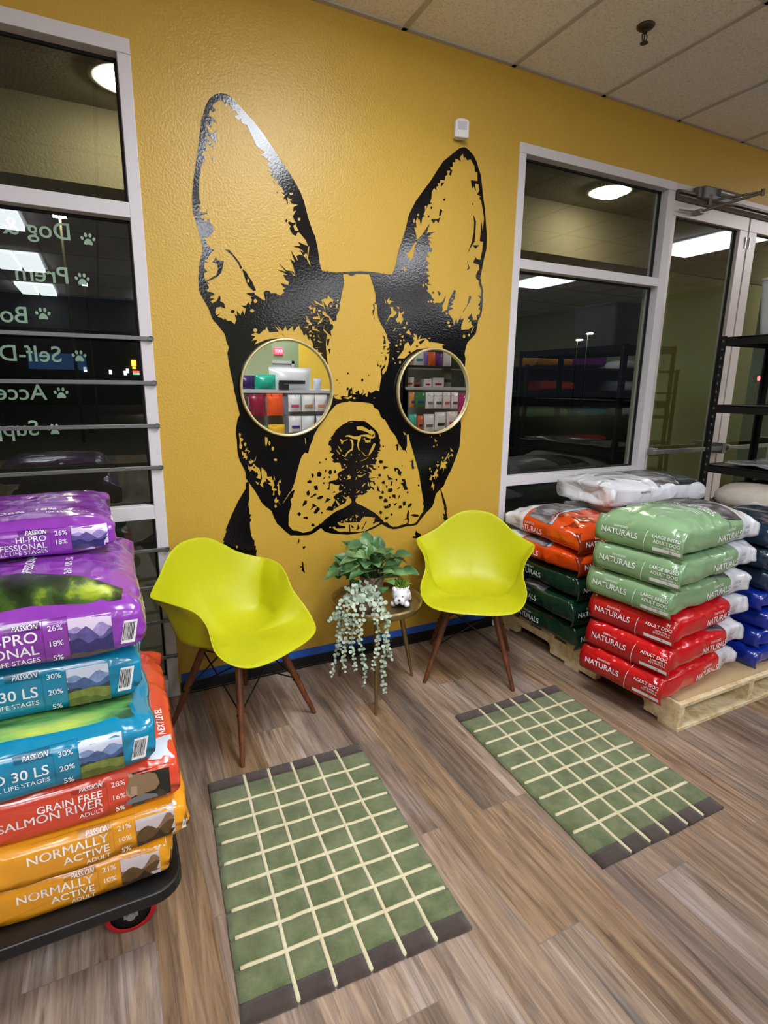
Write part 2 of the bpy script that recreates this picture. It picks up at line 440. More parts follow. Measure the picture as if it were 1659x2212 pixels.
0 1335 1563 1369 1603 1377 1635 1395 1645 1410 1623 1431 1651 1416 1678 1433 1665 1424 1687 1444 1679 1450 1656 1471 1689 1461 1661 1494 1667 1528 1651 1597 1644 1614 1638 1597 1635 1603 1619 1569 1620 1512 1620 1484 1616 1445 1610 1402 1586 1376 1564
0 1381 1689 1399 1704 1414 1677 1394 1681
1 1439 1631 1456 1627 1445 1619
1 1455 1647 1494 1663 1488 1653 1467 1634
1 1397 1597 1410 1600 1413 1591 1402 1590
1 1511 1659 1533 1655 1520 1646
0 1526 1668 1524 1665 1519 1664 1514 1665 1512 1667 1514 1670 1519 1671 1523 1671
0 1380 1712 1378 1708 1372 1706 1367 1707 1365 1711 1367 1715 1372 1717 1377 1715
0 1009 1339 1037 1348 1065 1351 1076 1356 1094 1352 1136 1351 1180 1346 1202 1340 1209 1328 1208 1324 1230 1314 1239 1302 1247 1279 1262 1265 1270 1265 1285 1241 1305 1208 1329 1184 1350 1147 1363 1108 1377 1107 1340 1158 1363 1111 1374 1105 1389 1104 1404 1086 1394 1107 1402 1127 1399 1182 1409 1187 1416 1155 1441 1087 1463 1024 1478 978 1486 939 1495 890 1505 852 1511 827 1508 809 1514 796 1509 771 1513 768 1502 757 1492 745 1487 736 1482 727 1469 710 1452 702 1427 702 1420 705 1425 724 1420 736 1416 743 1399 735 1389 727 1410 734 1418 727 1413 712 1397 705 1376 704 1356 697 1322 699 1302 705 1329 697 1304 711 1293 726 1274 728 1264 742 1244 762 1219 785 1190 803 1157 824 1115 845 1108 854 1110 869 1122 877 1110 886 1110 876 1115 883 1124 886 1132 887 1149 885 1177 899 1171 908 1169 910 1188 909 1197 919 1214 902 1211 918 1194 927 1188 946 1205 950 1214 928 1220 938 1214 952 1194 956 1188 966 1228 972 1243 950 1231 964 1239 968 1216 974 1191 969 1182 974 1188 992 1177 1003 1199 997 1196 1012 1182 1023 1188 1028 1213 1009 1230 1016 1210 1019 1205 1035 1182 1041 1224 1037 1219 1045 1230 1060 1216 1068 1238 1080 1227 1085 1241 1098 1227 1106 1251 1106 1241 1115 1249 1133 1243 1146 1247 1164 1240 1169 1237 1187 1229 1202 1214 1217 1197 1230 1175 1248 1156 1258 1118 1259 1094 1261 1078 1260 1056 1250 1035 1239 1003 1215 1001 1208 988 1191 977 1181 982 1172 969 1166 965 1146 977 1141 982 1126 979 1116 971 1114 983 1106 995 1103 979 1087 992 1074 985 1067 997 1058 994 1034 977 1032 986 1037 991 1056 1010 1059 1026 1056 1031 1042 1034 1027 1050 1026 1047 1021 1023 1012 1010 998 1017 987 1007 973 975 969 955 956 967 960 964 936 943 927 953 931 969 926 971 955 980 957 1006 945 1023 947 1017 927 1022 914 1039 920 1033 913 1003 900 989 886 1000 872 984 850 981 840 963 842 949 825 984 817 992 826 1016 837 1030 844 1049 850 1057 859 1063 877 1079 886 1074 879 1085 868 1088 854 1077 842 1041 825 1008 815 986 804 965 790 949 781 969 797 946 778 919 755 913 760 910 751 888 741 871 726 845 722 827 720 815 727 798 734 777 738 756 765 758 817 767 849 774 867 768 892 779 902 792 938 783 936 771 929 794 981 800 1008 812 1048 824 1084 833 1103 847 1115 862 1109 870 1141 885 1172 894 1199 917 1235 945 1266 921 1241 947 1269 971 1300 994 1325 976 1311
0 1114 1232 1145 1234 1164 1225 1187 1211 1192 1217 1214 1202 1217 1177 1204 1170 1187 1170 1165 1181 1140 1183 1138 1172 1129 1152 1126 1137 1132 1115 1148 1104 1165 1086 1178 1084 1193 1117 1209 1146 1221 1145 1210 1117 1187 1087 1168 1082 1157 1086 1140 1109 1125 1115 1117 1140 1121 1168 1104 1171 1094 1172 1077 1181 1065 1184 1051 1182 1063 1192 1080 1191 1102 1184 1126 1185 1140 1191 1164 1192 1184 1191 1203 1180 1212 1195 1198 1185 1176 1201 1142 1213 1118 1215 1115 1225
0 1024 1174 1032 1173 1043 1164 1067 1173 1065 1168 1043 1158 1040 1148 1033 1148 1031 1161
0 1076 1170 1088 1171 1095 1166 1099 1143 1093 1114 1083 1112 1066 1100 1056 1084 1048 1085 1032 1095 1037 1098 1050 1089 1061 1105 1072 1115 1088 1124 1089 1144 1085 1161
0 1013 1140 1019 1139 1036 1114 1032 1110
0 1005 1125 1029 1099 1024 1097 1010 1112
0 1148 1170 1162 1174 1162 1166 1187 1163 1192 1178 1191 1150 1179 1153 1176 1146 1170 1153 1163 1151 1159 1166
0 1042 1077 1077 1067 1061 1068
0 1137 1063 1160 1068 1183 1080 1176 1072 1146 1059
0 1066 1249 1086 1255 1099 1253 1078 1250
1 1201 1188 1210 1195 1209 1185
1 1275 1309 1278 1304 1273 1299
0 1090 1094 1089 1090 1086 1089 1083 1091 1082 1094 1083 1098 1086 1099 1089 1098
0 1132 1092 1131 1090 1129 1089 1127 1090 1126 1092 1127 1095 1129 1096 1131 1095
0 1119 1057 1117 1055 1114 1055 1110 1055 1109 1057 1110 1059 1114 1060 1117 1059
0 1017 1076 1016 1074 1013 1073 1010 1074 1009 1077 1010 1079 1013 1079 1016 1078
0 1210 1068 1209 1066 1206 1065 1203 1066 1201 1069 1203 1071 1206 1072 1209 1071
0 1056 1045 1054 1043 1050 1042 1046 1044 1044 1046 1046 1048 1050 1049 1054 1048
0 1160 857 1158 854 1155 853 1151 854 1150 858 1151 860 1155 861 1158 860
0 1150 899 1148 896 1145 895 1141 897 1140 900 1141 903 1145 904 1148 903
0 1055 901 1053 899 1051 898 1048 899 1047 901 1048 904 1051 904 1053 903
0 1077 902 1076 900 1074 899 1072 900 1071 902 1072 904 1074 905 1076 904
0 1053 929 1052 926 1049 925 1047 926 1046 930 1047 933 1050 934 1052 932
0 1145 1000 1143 998 1140 998 1137 999 1136 1001 1137 1003 1140 1004 1143 1003
0 1121 1015 1120 1013 1118 1013 1115 1014 1114 1016 1115 1018 1118 1019 1120 1018
0 1033 993 1032 990 1030 989 1027 991 1026 993 1027 996 1030 996 1032 995
0 1053 977 1052 974 1050 973 1047 975 1046 977 1047 980 1050 981 1052 980
0 1063 1032 1062 1030 1059 1029 1057 1030 1056 1032 1057 1035 1059 1036 1062 1035
0 1020 877 1018 875 1014 875 1010 876 1008 878 1010 880 1014 881 1018 880
0 1043 862 1042 858 1040 857 1037 859 1036 862 1037 866 1040 867 1042 866
0 1119 914 1118 911 1115 911 1113 912 1112 914 1113 916 1115 917 1118 916
0 1084 916 1083 914 1081 913 1079 914 1078 917 1079 919 1081 919 1083 918
0 1142 1023 1154 1038 1161 1035
0 1115 1002 1132 1011 1137 1009 1118 1000
0 1150 1016 1174 1005 1154 1010
0 1118 990 1140 985 1168 997 1165 992 1138 977 1126 978
0 1043 1001 1061 987 1080 997 1074 989 1085 986 1082 973 1058 970 1069 979 1063 987
0 1108 965 1113 980 1117 979 1115 968
0 1025 948 1043 945 1039 938
0 1143 927 1157 946 1166 944 1149 926
0 1178 954 1185 943 1188 922 1177 933
0 1111 899 1127 911 1132 908 1118 897
0 1032 894 1055 880 1077 888 1055 870
0 998 872 1006 869 1023 849 1016 840
0 987 829 998 841 1000 838 992 829
0 1169 855 1189 867 1180 844 1175 844
0 1168 1040 1179 1036 1178 1019 1171 1027
0 1017 985 1033 971 1025 969
1 957 1078 955 1075 952 1074 949 1075 948 1078 949 1081 952 1082 956 1081
1 925 1063 924 1060 921 1059 918 1060 917 1063 918 1066 921 1067 924 1066
1 1006 1013 1004 1008 999 1006 994 1008 992 1014 994 1019 999 1022 1004 1019
1 983 1012 981 1004 974 1001 967 1004 964 1013 967 1021 974 1024 981 1021
1 973 988 972 985 969 983 966 985 964 989 966 992 969 993 972 992
1 944 960 942 957 939 956 936 958 934 961 936 964 939 965 942 963
1 931 813 930 809 927 808 924 810 923 813 924 817 927 818 930 816
1 1267 1128 1266 1125 1263 1124 1260 1126 1258 1129 1260 1132 1263 1133 1266 1132
1 1264 1049 1260 1043 1251 1041 1242 1044 1238 1051 1241 1057 1250 1059 1260 1056
1 1243 1025 1242 1021 1239 1020 1236 1022 1235 1025 1236 1028 1239 1029 1242 1028
1 1255 980 1252 975 1245 974 1238 976 1235 982 1238 987 1245 988 1252 986
1 1349 951 1347 947 1344 946 1340 948 1338 951 1340 955 1343 956 1347 955
1 1291 919 1290 915 1286 913 1282 915 1281 920 1282 924 1286 925 1290 923
1 1270 889 1268 883 1263 881 1258 884 1256 890 1258 897 1263 899 1268 896
1 1264 862 1260 857 1252 855 1244 858 1241 864 1244 870 1252 872 1260 869
1 1310 859 1309 856 1305 854 1302 856 1300 860 1301 863 1305 865 1309 863
1 1261 783 1259 776 1253 774 1248 777 1245 785 1247 792 1253 794 1259 791
1 1323 766 1322 762 1317 760 1312 763 1310 767 1312 772 1317 773 1321 771
1 1380 803 1377 797 1369 795 1361 798 1358 805 1361 810 1369 812 1376 809
1 945 1014 949 1026 954 1026 952 1014
1 933 981 949 994 943 982
1 918 1019 929 1008 923 994 907 1002 907 1016
1 982 909 996 917 1000 909
1 916 896 932 898 936 892 926 884 911 882 900 890
1 955 886 976 876 942 859
1 1266 1028 1295 1020 1266 1011
1 1287 984 1299 970 1324 955 1295 954
1 1330 1015 1356 1006 1373 986 1365 968 1347 988 1350 1004 1338 1004 1341 994 1329 1002
1 1256 944 1273 953 1275 933 1257 938
1 1312 945 1321 946 1316 922 1310 924
1 1234 929 1240 911 1250 894 1229 901
1 1295 906 1316 908 1322 895 1310 887 1293 891
1 1349 905 1364 911 1365 905 1350 900
1 1320 874 1334 873 1341 851 1320 862
1 1359 867 1369 866 1353 843
1 1278 860 1293 845 1291 835 1270 836 1268 847
1 1270 818 1288 816 1304 828 1313 819 1303 804 1276 802
1 1326 818 1350 827 1339 814
1 1333 1132 1344 1138 1350 1129 1348 1103 1339 1112 1343 1127
1 1280 755 1301 755 1292 743 1274 744
0 1294 816 1301 818 1300 810
1 877 1011 887 1011 889 1000 883 988 876 1001
1 905 1010 918 1020 929 1008 924 993 906 995
1 854 973 867 982 877 976 875 965 858 966
1 888 950 906 952 909 929 892 931
1 849 923 863 931 867 913 861 904 851 909
1 865 893 894 914 903 906 874 893
1 904 884 917 897 935 897 923 882
1 829 864 839 882 851 881 849 865 829 853
1 881 865 902 849 887 845 865 830 879 848 878 858
1 885 820 905 846 919 833 898 811 887 812
1 828 798 853 800 855 787 835 793
1 870 755 882 766 890 748 874 748
1 925 1063 923 1060 920 1059 917 1060 916 1063 917 1066 920 1067 923 1066
1 819 816 817 809 810 807 804 811 801 818 804 824 811 826 817 823
1 932 812 930 810 928 809 925 810 923 813 925 816 928 817 931 815
1 1331 1131 1344 1139 1351 1123 1346 1103 1340 1110 1341 1126
1 1417 1044 1431 1044 1434 1055 1443 1037 1443 1022 1449 1006 1437 1000 1430 1023 1432 1039
1 1328 1015 1350 1013 1373 988 1366 969 1350 983 1350 1004 1340 1004 1339 993 1329 1002
1 1374 954 1394 951 1402 920 1412 894 1391 894 1380 919 1366 932 1386 933 1378 943
1 1349 903 1365 910 1365 905
1 1353 843 1359 867 1369 866
1 1327 815 1337 826 1350 828 1337 813
1 1319 874 1338 873 1340 852 1323 863
1 1412 793 1413 808 1430 818 1440 816 1435 803
1 1357 803 1367 810 1381 804 1362 795
1 1382 819 1385 831 1400 832 1401 812 1387 807
1 1417 784 1422 776 1420 743 1425 727 1410 728 1407 753
1 1430 753 1450 757 1478 751 1485 741 1461 739
1 1378 1022 1377 1020 1374 1019 1372 1020 1371 1023 1372 1025 1374 1026 1377 1025
1 1482 911 1481 907 1477 906 1473 908 1471 912 1473 916 1477 918 1481 916
1 1416 878 1414 874 1411 873 1407 875 1405 879 1407 883 1410 885 1414 883
1 1322 767 1320 762 1316 761 1312 763 1310 768 1312 772 1316 773 1320 771
1 1347 951 1346 947 1343 945 1340 947 1338 951 1339 956 1343 957 1346 955
0 1375 1202 1399 1185 1386 1182
0 981 731 995 736 1004 724 1050 720 1052 730 1036 734 1018 740 1009 754 1018 756 1036 747 1050 752 1066 749 1087 747 1115 746 1136 744 1143 763 1167 770 1186 768 1210 761 1222 760 1215 738 1210 730 1229 737 1251 734 1239 722 1205 710 1162 694 1124 692 1087 696 1050 702 1022 703 999 716
1 1073 737 1078 736 1081 698 1075 699
1 1082 738 1103 718 1087 720
1 1122 734 1134 711 1112 702 1119 717
1 1174 747 1148 702 1143 703 1167 743
1 1215 756 1239 754 1256 734 1225 733 1210 725 1208 734 1220 738
0 1027 755 1034 767 1038 756
0 1041 751 1045 766 1050 755
0 1052 768 1066 773 1064 758 1057 758
0 1077 769 1089 773 1084 753 1077 761
0 1091 781 1098 783 1094 774
0 1108 788 1126 776 1112 766
0 1110 760 1117 757 1112 748
0 1148 791 1157 797 1157 793
0 1148 767 1152 773 1150 760
0 1157 771 1162 775 1160 761
0 1096 761 1101 758 1098 750
0 976 733 975 731 970 730 966 732 964 735 966 737 970 738 975 736
0 538 1214 543 1216 548 1211 544 1196 557 1188 551 1176 546 1178 547 1163 552 1163 547 1141 537 1149 541 1179
0 559 1133 576 1151 570 1140 587 1133 576 1119 579 1132
0 547 1136 559 1125 569 1125 566 1115 572 1107 567 1092 560 1103 550 1100 558 1112 548 1115
0 577 1089 588 1087 584 1097 598 1087 603 1086 614 1112 608 1087 595 1080 587 1074 579 1076
0 570 1073 579 1061 592 1062 600 1075 610 1061 625 1051 630 1029 628 1000 608 1009 618 1019 613 1036 606 1031 604 1038 591 1047 579 1038 581 1050 571 1048 575 1055
0 602 994 617 985 624 991 614 973
0 635 1057 658 1030 660 1009 681 1010 683 994 702 989 688 991 693 967 686 954 704 947 703 941 692 941 691 920 683 919 687 940 679 946 681 962 661 979 677 981 652 1006 656 975 649 991 643 981 638 986 640 958 624 974 635 1002 633 1031
0 694 1012 698 990 691 999
0 715 986 721 994 727 976 715 979 716 941 722 935 716 913 708 925 709 963 704 963
0 689 895 701 912 703 896 711 898 709 887 724 863 707 885 694 881
0 729 876 768 932 771 929 734 879
0 656 1195 668 1192 669 1177 660 1149 656 1159
0 847 1184 851 1184 852 1160 849 1153
1 612 1032 618 1022 608 1017
0 570 1164 568 1158 564 1155 560 1158 558 1164 560 1170 565 1173 569 1170
0 697 1139 695 1132 690 1129 686 1132 684 1140 687 1147 691 1150 696 1147
0 710 1087 708 1082 702 1081 696 1083 693 1088 696 1092 702 1093 708 1091
0 702 866 699 860 695 858 690 861 689 867 691 873 695 875 700 872
0 681 1165 679 1157 676 1153 673 1157 672 1165 673 1174 677 1177 680 1173
1 605 1057 604 1054 600 1053 597 1055 596 1057 597 1060 601 1061 604 1059
0 1668 1108 1693 1084 1675 1086
0 1662 1084 1665 1075 1641 1036 1629 1032 1651 1063
0 1655 1054 1683 1074 1692 1064 1685 1055 1676 1065 1662 1050 1670 1032
0 1616 1040 1627 1026 1645 1034 1656 1025 1644 1015 1650 993 1637 998 1626 960 1632 997 1619 999 1606 989 1612 1010
0 1581 1021 1604 1017 1593 1002
0 1573 973 1589 996 1604 977 1597 984 1587 969 1599 965 1598 947 1591 958 1588 938 1584 954 1577 954 1581 933 1570 953 1559 952 1558 933 1542 940 1552 953 1550 968 1559 958 1573 962
0 1564 928 1569 912 1577 910 1573 872 1566 897 1556 894
0 1567 1159 1587 1144 1573 1138
0 1630 1052 1629 1048 1625 1046 1620 1048 1619 1053 1620 1058 1624 1059 1628 1057
0 1598 1032 1597 1029 1593 1028 1590 1029 1589 1033 1590 1036 1593 1037 1596 1036
0 1551 997 1549 991 1546 989 1542 991 1540 997 1541 1003 1545 1006 1549 1003
0 1559 983 1558 980 1555 978 1551 980 1550 983 1551 986 1554 988 1558 986
0 1570 1117 1569 1112 1566 1111 1562 1113 1561 1117 1562 1122 1565 1124 1569 1122
0 1590 1123 1588 1120 1585 1119 1582 1121 1581 1124 1582 1127 1585 1128 1588 1127
0 1553 1168 1552 1165 1550 1163 1547 1165 1546 1168 1547 1171 1549 1173 1552 1171
0 1606 1174 1605 1170 1602 1169 1599 1170 1597 1175 1598 1179 1601 1180 1605 1179
0 510 688 508 683 505 681 501 684 500 689 502 694 505 695 509 693'''
# ------------------------------------------------------------------ materials of the room
def wall_paint(name, c, rough=.42, spec=.45, b=.35):
    m = mat(name, c, rough=rough, spec=spec)
    nt = m.node_tree
    bs = nt.nodes['Principled BSDF']
    tc = nt.nodes.new('ShaderNodeTexCoord')
    n = nt.nodes.new('ShaderNodeTexNoise')
    n.inputs['Scale'].default_value = 105
    n.inputs['Detail'].default_value = 2.5
    bp = nt.nodes.new('ShaderNodeBump')
    bp.inputs['Strength'].default_value = b
    bp.inputs['Distance'].default_value = .006
    nt.links.new(tc.outputs['Object'], n.inputs['Vector'])
    nt.links.new(n.outputs['Fac'], bp.inputs['Height'])
    nt.links.new(bp.outputs['Normal'], bs.inputs['Normal'])
    return m


M_WALL = wall_paint('yellow_wall_paint', '#caa33c', rough=.4, spec=.5)
M_BLACK = wall_paint('black_mural_paint', '#08070a', rough=.13, spec=.5, b=.07)
M_GREEN = wall_paint('sage_wall_paint', '#a5b48c', b=.2)
M_DGREEN = wall_paint('dull_green_wall_paint', '#6c7a5a', b=.2)
M_CHAR = wall_paint('charcoal_wall_paint', '#2c2b26', b=.2)
M_YELL2 = wall_paint('mustard_wall_paint', '#b9992a', b=.2)
M_FRAME = mat('white_aluminium', '#dad6da', rough=.42, spec=.4, bump=.04, bscale=90)
M_DOORF = mat('clear_aluminium', '#d6cdc9', rough=.4, metal=.2, bump=.05, bscale=80)
M_GASK = mat('black_gasket', '#0d0e0e', rough=.6)
M_BRONZE = mat('brown_grey_metal', '#6d655c', rough=.35, metal=.6)
M_STEEL = mat('brushed_steel', '#8d8c8c', rough=.32, metal=.75)
M_DSTEEL = mat('dull_steel_bar', '#77787a', rough=.38, metal=.55)
M_VINYL = mat('black_vinyl_base', '#0b0b0c', rough=.45)
M_TAPE = mat('blue_painter_tape', '#2a5bb8', rough=.6, bump=.1, bscale=200)
M_PLASTIC = mat('white_plastic', '#e4e3e6', rough=.35)
M_STUCCO = mat('tan_stucco', '#8c8067', rough=.85, bump=.6, bscale=60, bdist=.01)
M_STUCCO2 = mat('olive_stucco', '#a9a377', rough=.85, bump=.6, bscale=60, bdist=.01)
M_SOFFIT = mat('olive_soffit', '#7d735c', rough=.9, bump=.5, bscale=50, bdist=.01)


def ceiling_mat():
    m = mat('ceiling_tile', '#f1eef0', rough=.9, spec=.1)
    nt = m.node_tree
    bs = nt.nodes['Principled BSDF']
    tc = nt.nodes.new('ShaderNodeTexCoord')
    n = nt.nodes.new('ShaderNodeTexNoise')
    n.inputs['Scale'].default_value = 130
    n.inputs['Detail'].default_value = 3
    rp = nt.nodes.new('ShaderNodeValToRGB')
    rp.color_ramp.elements[0].position = .33
    rp.color_ramp.elements[0].color = lin('#d8d4d4')
    rp.color_ramp.elements[1].position = .5
    rp.color_ramp.elements[1].color = lin('#f0edef')
    bp = nt.nodes.new('ShaderNodeBump')
    bp.inputs['Strength'].default_value = .4
    bp.inputs['Distance'].default_value = .004
    L = nt.links.new
    L(tc.outputs['Object'], n.inputs['Vector'])
    L(n.outputs['Fac'], rp.inputs['Fac'])
    L(rp.outputs['Color'], bs.inputs['Base Color'])
    L(n.outputs['Fac'], bp.inputs['Height'])
    L(bp.outputs['Normal'], bs.inputs['Normal'])
    return m


def floor_mat():
    m = mat('vinyl_plank', '#7d7064', rough=.42, spec=.35)
    nt = m.node_tree
    bs = nt.nodes['Principled BSDF']
    L = nt.links.new
    N = nt.nodes.new
    tc = N('ShaderNodeTexCoord')
    sp = N('ShaderNodeSeparateXYZ')
    cb = N('ShaderNodeCombineXYZ')
    L(tc.outputs['Object'], sp.inputs[0])
    L(sp.outputs['Y'], cb.inputs['X'])
    L(sp.outputs['X'], cb.inputs['Y'])
    br = N('ShaderNodeTexBrick')
    br.offset = .37
    br.offset_frequency = 3
    br.inputs['Scale'].default_value = 1
    br.inputs['Color1'].default_value = (0, 0, 0, 1)
    br.inputs['Color2'].default_value = (1, 1, 1, 1)
    br.inputs['Mortar'].default_value = (.5, .5, .5, 1)
    br.inputs['Mortar Size'].default_value = .0012
    br.inputs['Mortar Smooth'].default_value = .1
    br.inputs['Bias'].default_value = 0
    br.inputs['Brick Width'].default_value = 1.22
    br.inputs['Row Height'].default_value = .15
    L(cb.outputs[0], br.inputs['Vector'])
    # grain stretched along the plank, shifted plank by plank
    mp = N('ShaderNodeMapping')
    mp.inputs['Scale'].default_value = (46, 2.6, 1)
    L(tc.outputs['Object'], mp.inputs['Vector'])
    ad = N('ShaderNodeVectorMath')
    ad.operation = 'ADD'
    mu = N('ShaderNodeVectorMath')
    mu.operation = 'SCALE'
    mu.inputs['Scale'].default_value = 37.
    L(br.outputs['Color'], mu.inputs[0])
    L(mp.outputs[0], ad.inputs[0])
    L(mu.outputs[0], ad.inputs[1])
    g = N('ShaderNodeTexNoise')
    g.inputs['Scale'].default_value = 1.
    g.inputs['Detail'].default_value = 8
    g.inputs['Roughness'].default_value = .68
    g.inputs['Distortion'].default_value = .9
    L(ad.outputs[0], g.inputs['Vector'])
    mp2 = N('ShaderNodeMapping')
    mp2.inputs['Scale'].default_value = (7, .9, 1)
    L(tc.outputs['Object'], mp2.inputs['Vector'])
    ad2 = N('ShaderNodeVectorMath')
    ad2.operation = 'ADD'
    L(mp2.outputs[0], ad2.inputs[0])
    L(mu.outputs[0], ad2.inputs[1])
    g2 = N('ShaderNodeTexNoise')
    g2.inputs['Scale'].default_value = 1.
    g2.inputs['Detail'].default_value = 4
    g2.inputs['Distortion'].default_value = 1.6
    L(ad2.outputs[0], g2.inputs['Vector'])
    # plank tone + big cloud + grain
    r1 = N('ShaderNodeValToRGB')
    e = r1.color_ramp.elements
    for p_, c_ in ((.0, '#6d645d'), (.25, '#918a82'), (.5, '#82735f'), (.75, '#8f8b88'), (1., '#756a62')):
        if p_ in (0., 1.):
            k = e[0] if p_ == 0. else e[-1]
        else:
            k = e.new(p_)
        k.position = p_
        k.color = lin(c_)
    L(br.outputs['Color'], r1.inputs['Fac'])
    r2 = N('ShaderNodeValToRGB')
    e = r2.color_ramp.elements
    e[0].position = .28
    e[0].color = lin('#a19c96')
    e[1].position = .72
    e[1].color = lin('#dcd6d0')
    k = e.new(.5)
    k.color = lin('#cbbca6')
    L(g2.outputs['Fac'], r2.inputs['Fac'])
    r3 = N('ShaderNodeValToRGB')
    e = r3.color_ramp.elements
    e[0].position = .3
    e[0].color = lin('#8b827b')
    e[1].position = .66
    e[1].color = lin('#fdf8f2')
    L(g.outputs['Fac'], r3.inputs['Fac'])
    m1 = N('ShaderNodeMix')
    m1.data_type = 'RGBA'
    m1.blend_type = 'MULTIPLY'
    m1.inputs['Factor'].default_value = 1.
    L(r2.outputs['Color'], m1.inputs['A'])
    L(r3.outputs['Color'], m1.inputs['B'])
    m2 = N('ShaderNodeMix')
    m2.data_type = 'RGBA'
    m2.blend_type = 'MULTIPLY'
    m2.inputs['Factor'].default_value = 1.
    L(r1.outputs['Color'], m2.inputs['A'])
    L(m1.outputs['Result'], m2.inputs['B'])
    gn = N('ShaderNodeMix')
    gn.data_type = 'RGBA'
    gn.blend_type = 'MULTIPLY'
    gn.inputs['Factor'].default_value = 1.
    gn.inputs['B'].default_value = (FLOOR_GAIN, FLOOR_GAIN, FLOOR_GAIN * 1.12, 1)
    gn.clamp_result = False
    L(m2.outputs['Result'], gn.inputs['A'])
    m3 = N('ShaderNodeMix')
    m3.data_type = 'RGBA'
    m3.inputs['B'].default_value = lin('#7a7068')
    L(br.outputs['Fac'], m3.inputs['Factor'])
    L(gn.outputs['Result'], m3.inputs['A'])
    L(m3.outputs['Result'], bs.inputs['Base Color'])
    bp = N('ShaderNodeBump')
    bp.inputs['Strength'].default_value = .25
    bp.inputs['Distance'].default_value = .002
    L(g.outputs['Fac'], bp.inputs['Height'])
    L(bp.outputs['Normal'], bs.inputs['Normal'])
    rr = N('ShaderNodeMapRange')
    rr.inputs['To Min'].default_value = .34
    rr.inputs['To Max'].default_value = .55
    L(g.outputs['Fac'], rr.inputs['Value'])
    L(rr.outputs['Result'], bs.inputs['Roughness'])
    return m


FLOOR_GAIN = 2.9


def glass_mat(name, gain=1.7, tint='#e8efe9'):
    m = bpy.data.materials.new(name)
    m.use_nodes = True
    nt = m.node_tree
    nt.nodes.clear()
    N = nt.nodes.new
    L = nt.links.new
    out = N('ShaderNodeOutputMaterial')
    tr = N('ShaderNodeBsdfTransparent')
    tr.inputs['Color'].default_value = lin(tint)
    gl = N('ShaderNodeBsdfGlossy')
    gl.inputs['Roughness'].default_value = 0.
    gl.inputs['Color'].default_value = (.93, 1., .95, 1)
    fr = N('ShaderNodeFresnel')
    fr.inputs['IOR'].default_value = 1.5
    mu = N('ShaderNodeMath')
    mu.operation = 'MULTIPLY'
    mu.use_clamp = True
    mu.inputs[1].default_value = gain
    mx = N('ShaderNodeMixShader')
    ge = N('ShaderNodeNewGeometry')
    m2 = N('ShaderNodeMath')
    m2.operation = 'SUBTRACT'
    m2.use_clamp = True
    L(fr.outputs[0], mu.inputs[0])
    L(mu.outputs[0], m2.inputs[0])
    L(ge.outputs['Backfacing'], m2.inputs[1])
    L(m2.outputs[0], mx.inputs[0])
    L(tr.outputs[0], mx.inputs[1])
    L(gl.outputs[0], mx.inputs[2])
    L(mx.outputs[0], out.inputs[0])
    return m


M_GLASS = glass_mat('window_glass', 1.7)
H = 2.9655

# ------------------------------------------------------------------ floor, ceiling, walls
fl = MB().box(-4.6, 8.6, -9.8, .12, -.06, 0).build('floor', floor_mat())
struct(fl)
ce = MB().box(-4.6, 8.6, -9.8, .12, H, H + .05).build('ceiling', ceiling_mat())
struct(ce)
M_TBAR = mat('ceiling_tee', '#b9b4b2', rough=.7)  # greyed below the tile white: the grid's shadow lines are put into its colour
tb = MB()
x = 1.34 - .61 * 9
while x < 8.5:
    tb.box(x - .012, x + .012, -9.8, 0, H - .006, H + .002)
    x += .61
y = -.85
while y > -9.8:
    tb.box(-4.6, 8.6, y - .012, y + .012, H - .006, H + .002)
    y -= 1.22
tb.box(-4.6, 8.6, -.022, 0, H - .006, H + .002)
o = tb.build('ceiling_grid', M_TBAR, ce)

WX0, WX1 = .208, 2.026          # the painted bay between the two windows
w = MB()
w.box(WX0, WX1, 0, .12, 0, H)
w.box(-4.6, WX0, 0, .12, 2.645, H)
w.box(WX1, 8.6, 0, .12, 2.645, H)
w.box(-4.6, -2.2, 0, .12, 0, 2.645)
w.box(4.86, 8.6, 0, .12, 0, 2.645)
wb = w.build('wall_back', M_WALL)
struct(wb)
struct(MB().box(-4.72, -4.6, -9.8, .12, 0, H).build('wall_left', M_GREEN))
struct(MB().box(8.6, 8.72, -9.8, .12, 0, H).build('wall_right', M_GREEN))
w = MB()
w.box(-4.6, 1.3, -9.8, -9.68, 0, H, 0)
w.box(1.3, 3.98, -9.8, -9.68, 0, H, 1)
w.box(3.98, 5.3, -9.8, -9.68, 0, H, 2)
w.box(5.3, 8.6, -9.8, -9.68, 0, H, 0)
struct(w.build('wall_rear', [M_CHAR, M_DGREEN, M_YELL2]))
struct(MB().box(1.15, 2.36, -6.15, -6.0, 0, H).build('wall_partition', M_GREEN))

bb = MB().box(WX0 + .005, WX1 - .005, -.006, 0, 0, .06).box(WX0 + .005, WX1 - .005, -.012, -.0, 0, .012).build('baseboard_back', M_VINYL, bevel=.003)
struct(bb)
tp = MB()
n = 60
vs = []
fs = []
for i in range(n + 1):
    x = WX0 + .01 + (WX1 - WX0 - .02) * i / n
    up = .1 + .0025 * noise.noise((x * 9, 0, 0)) + (.004 if x < .7 else 0)
    vs += [(x, -.001, .058), (x, -.0015, up)]
fs = [(2 * i, 2 * i + 2, 2 * i + 3, 2 * i + 1) for i in range(n)]
tp.add(vs, fs)
tp = tp.build('painter_tape', M_TAPE, solid=.0008)
tag(tp, 'strip of blue painter tape along the bottom of the yellow wall above the black base', 'tape')


# ------------------------------------------------------------------ windows and doors
def rail(mb, x0, x1, z0, z1, y0=-.006, y1=.085, mi=0):
    mb.box(x0, x1, y0, y1, z0, z1, mi)


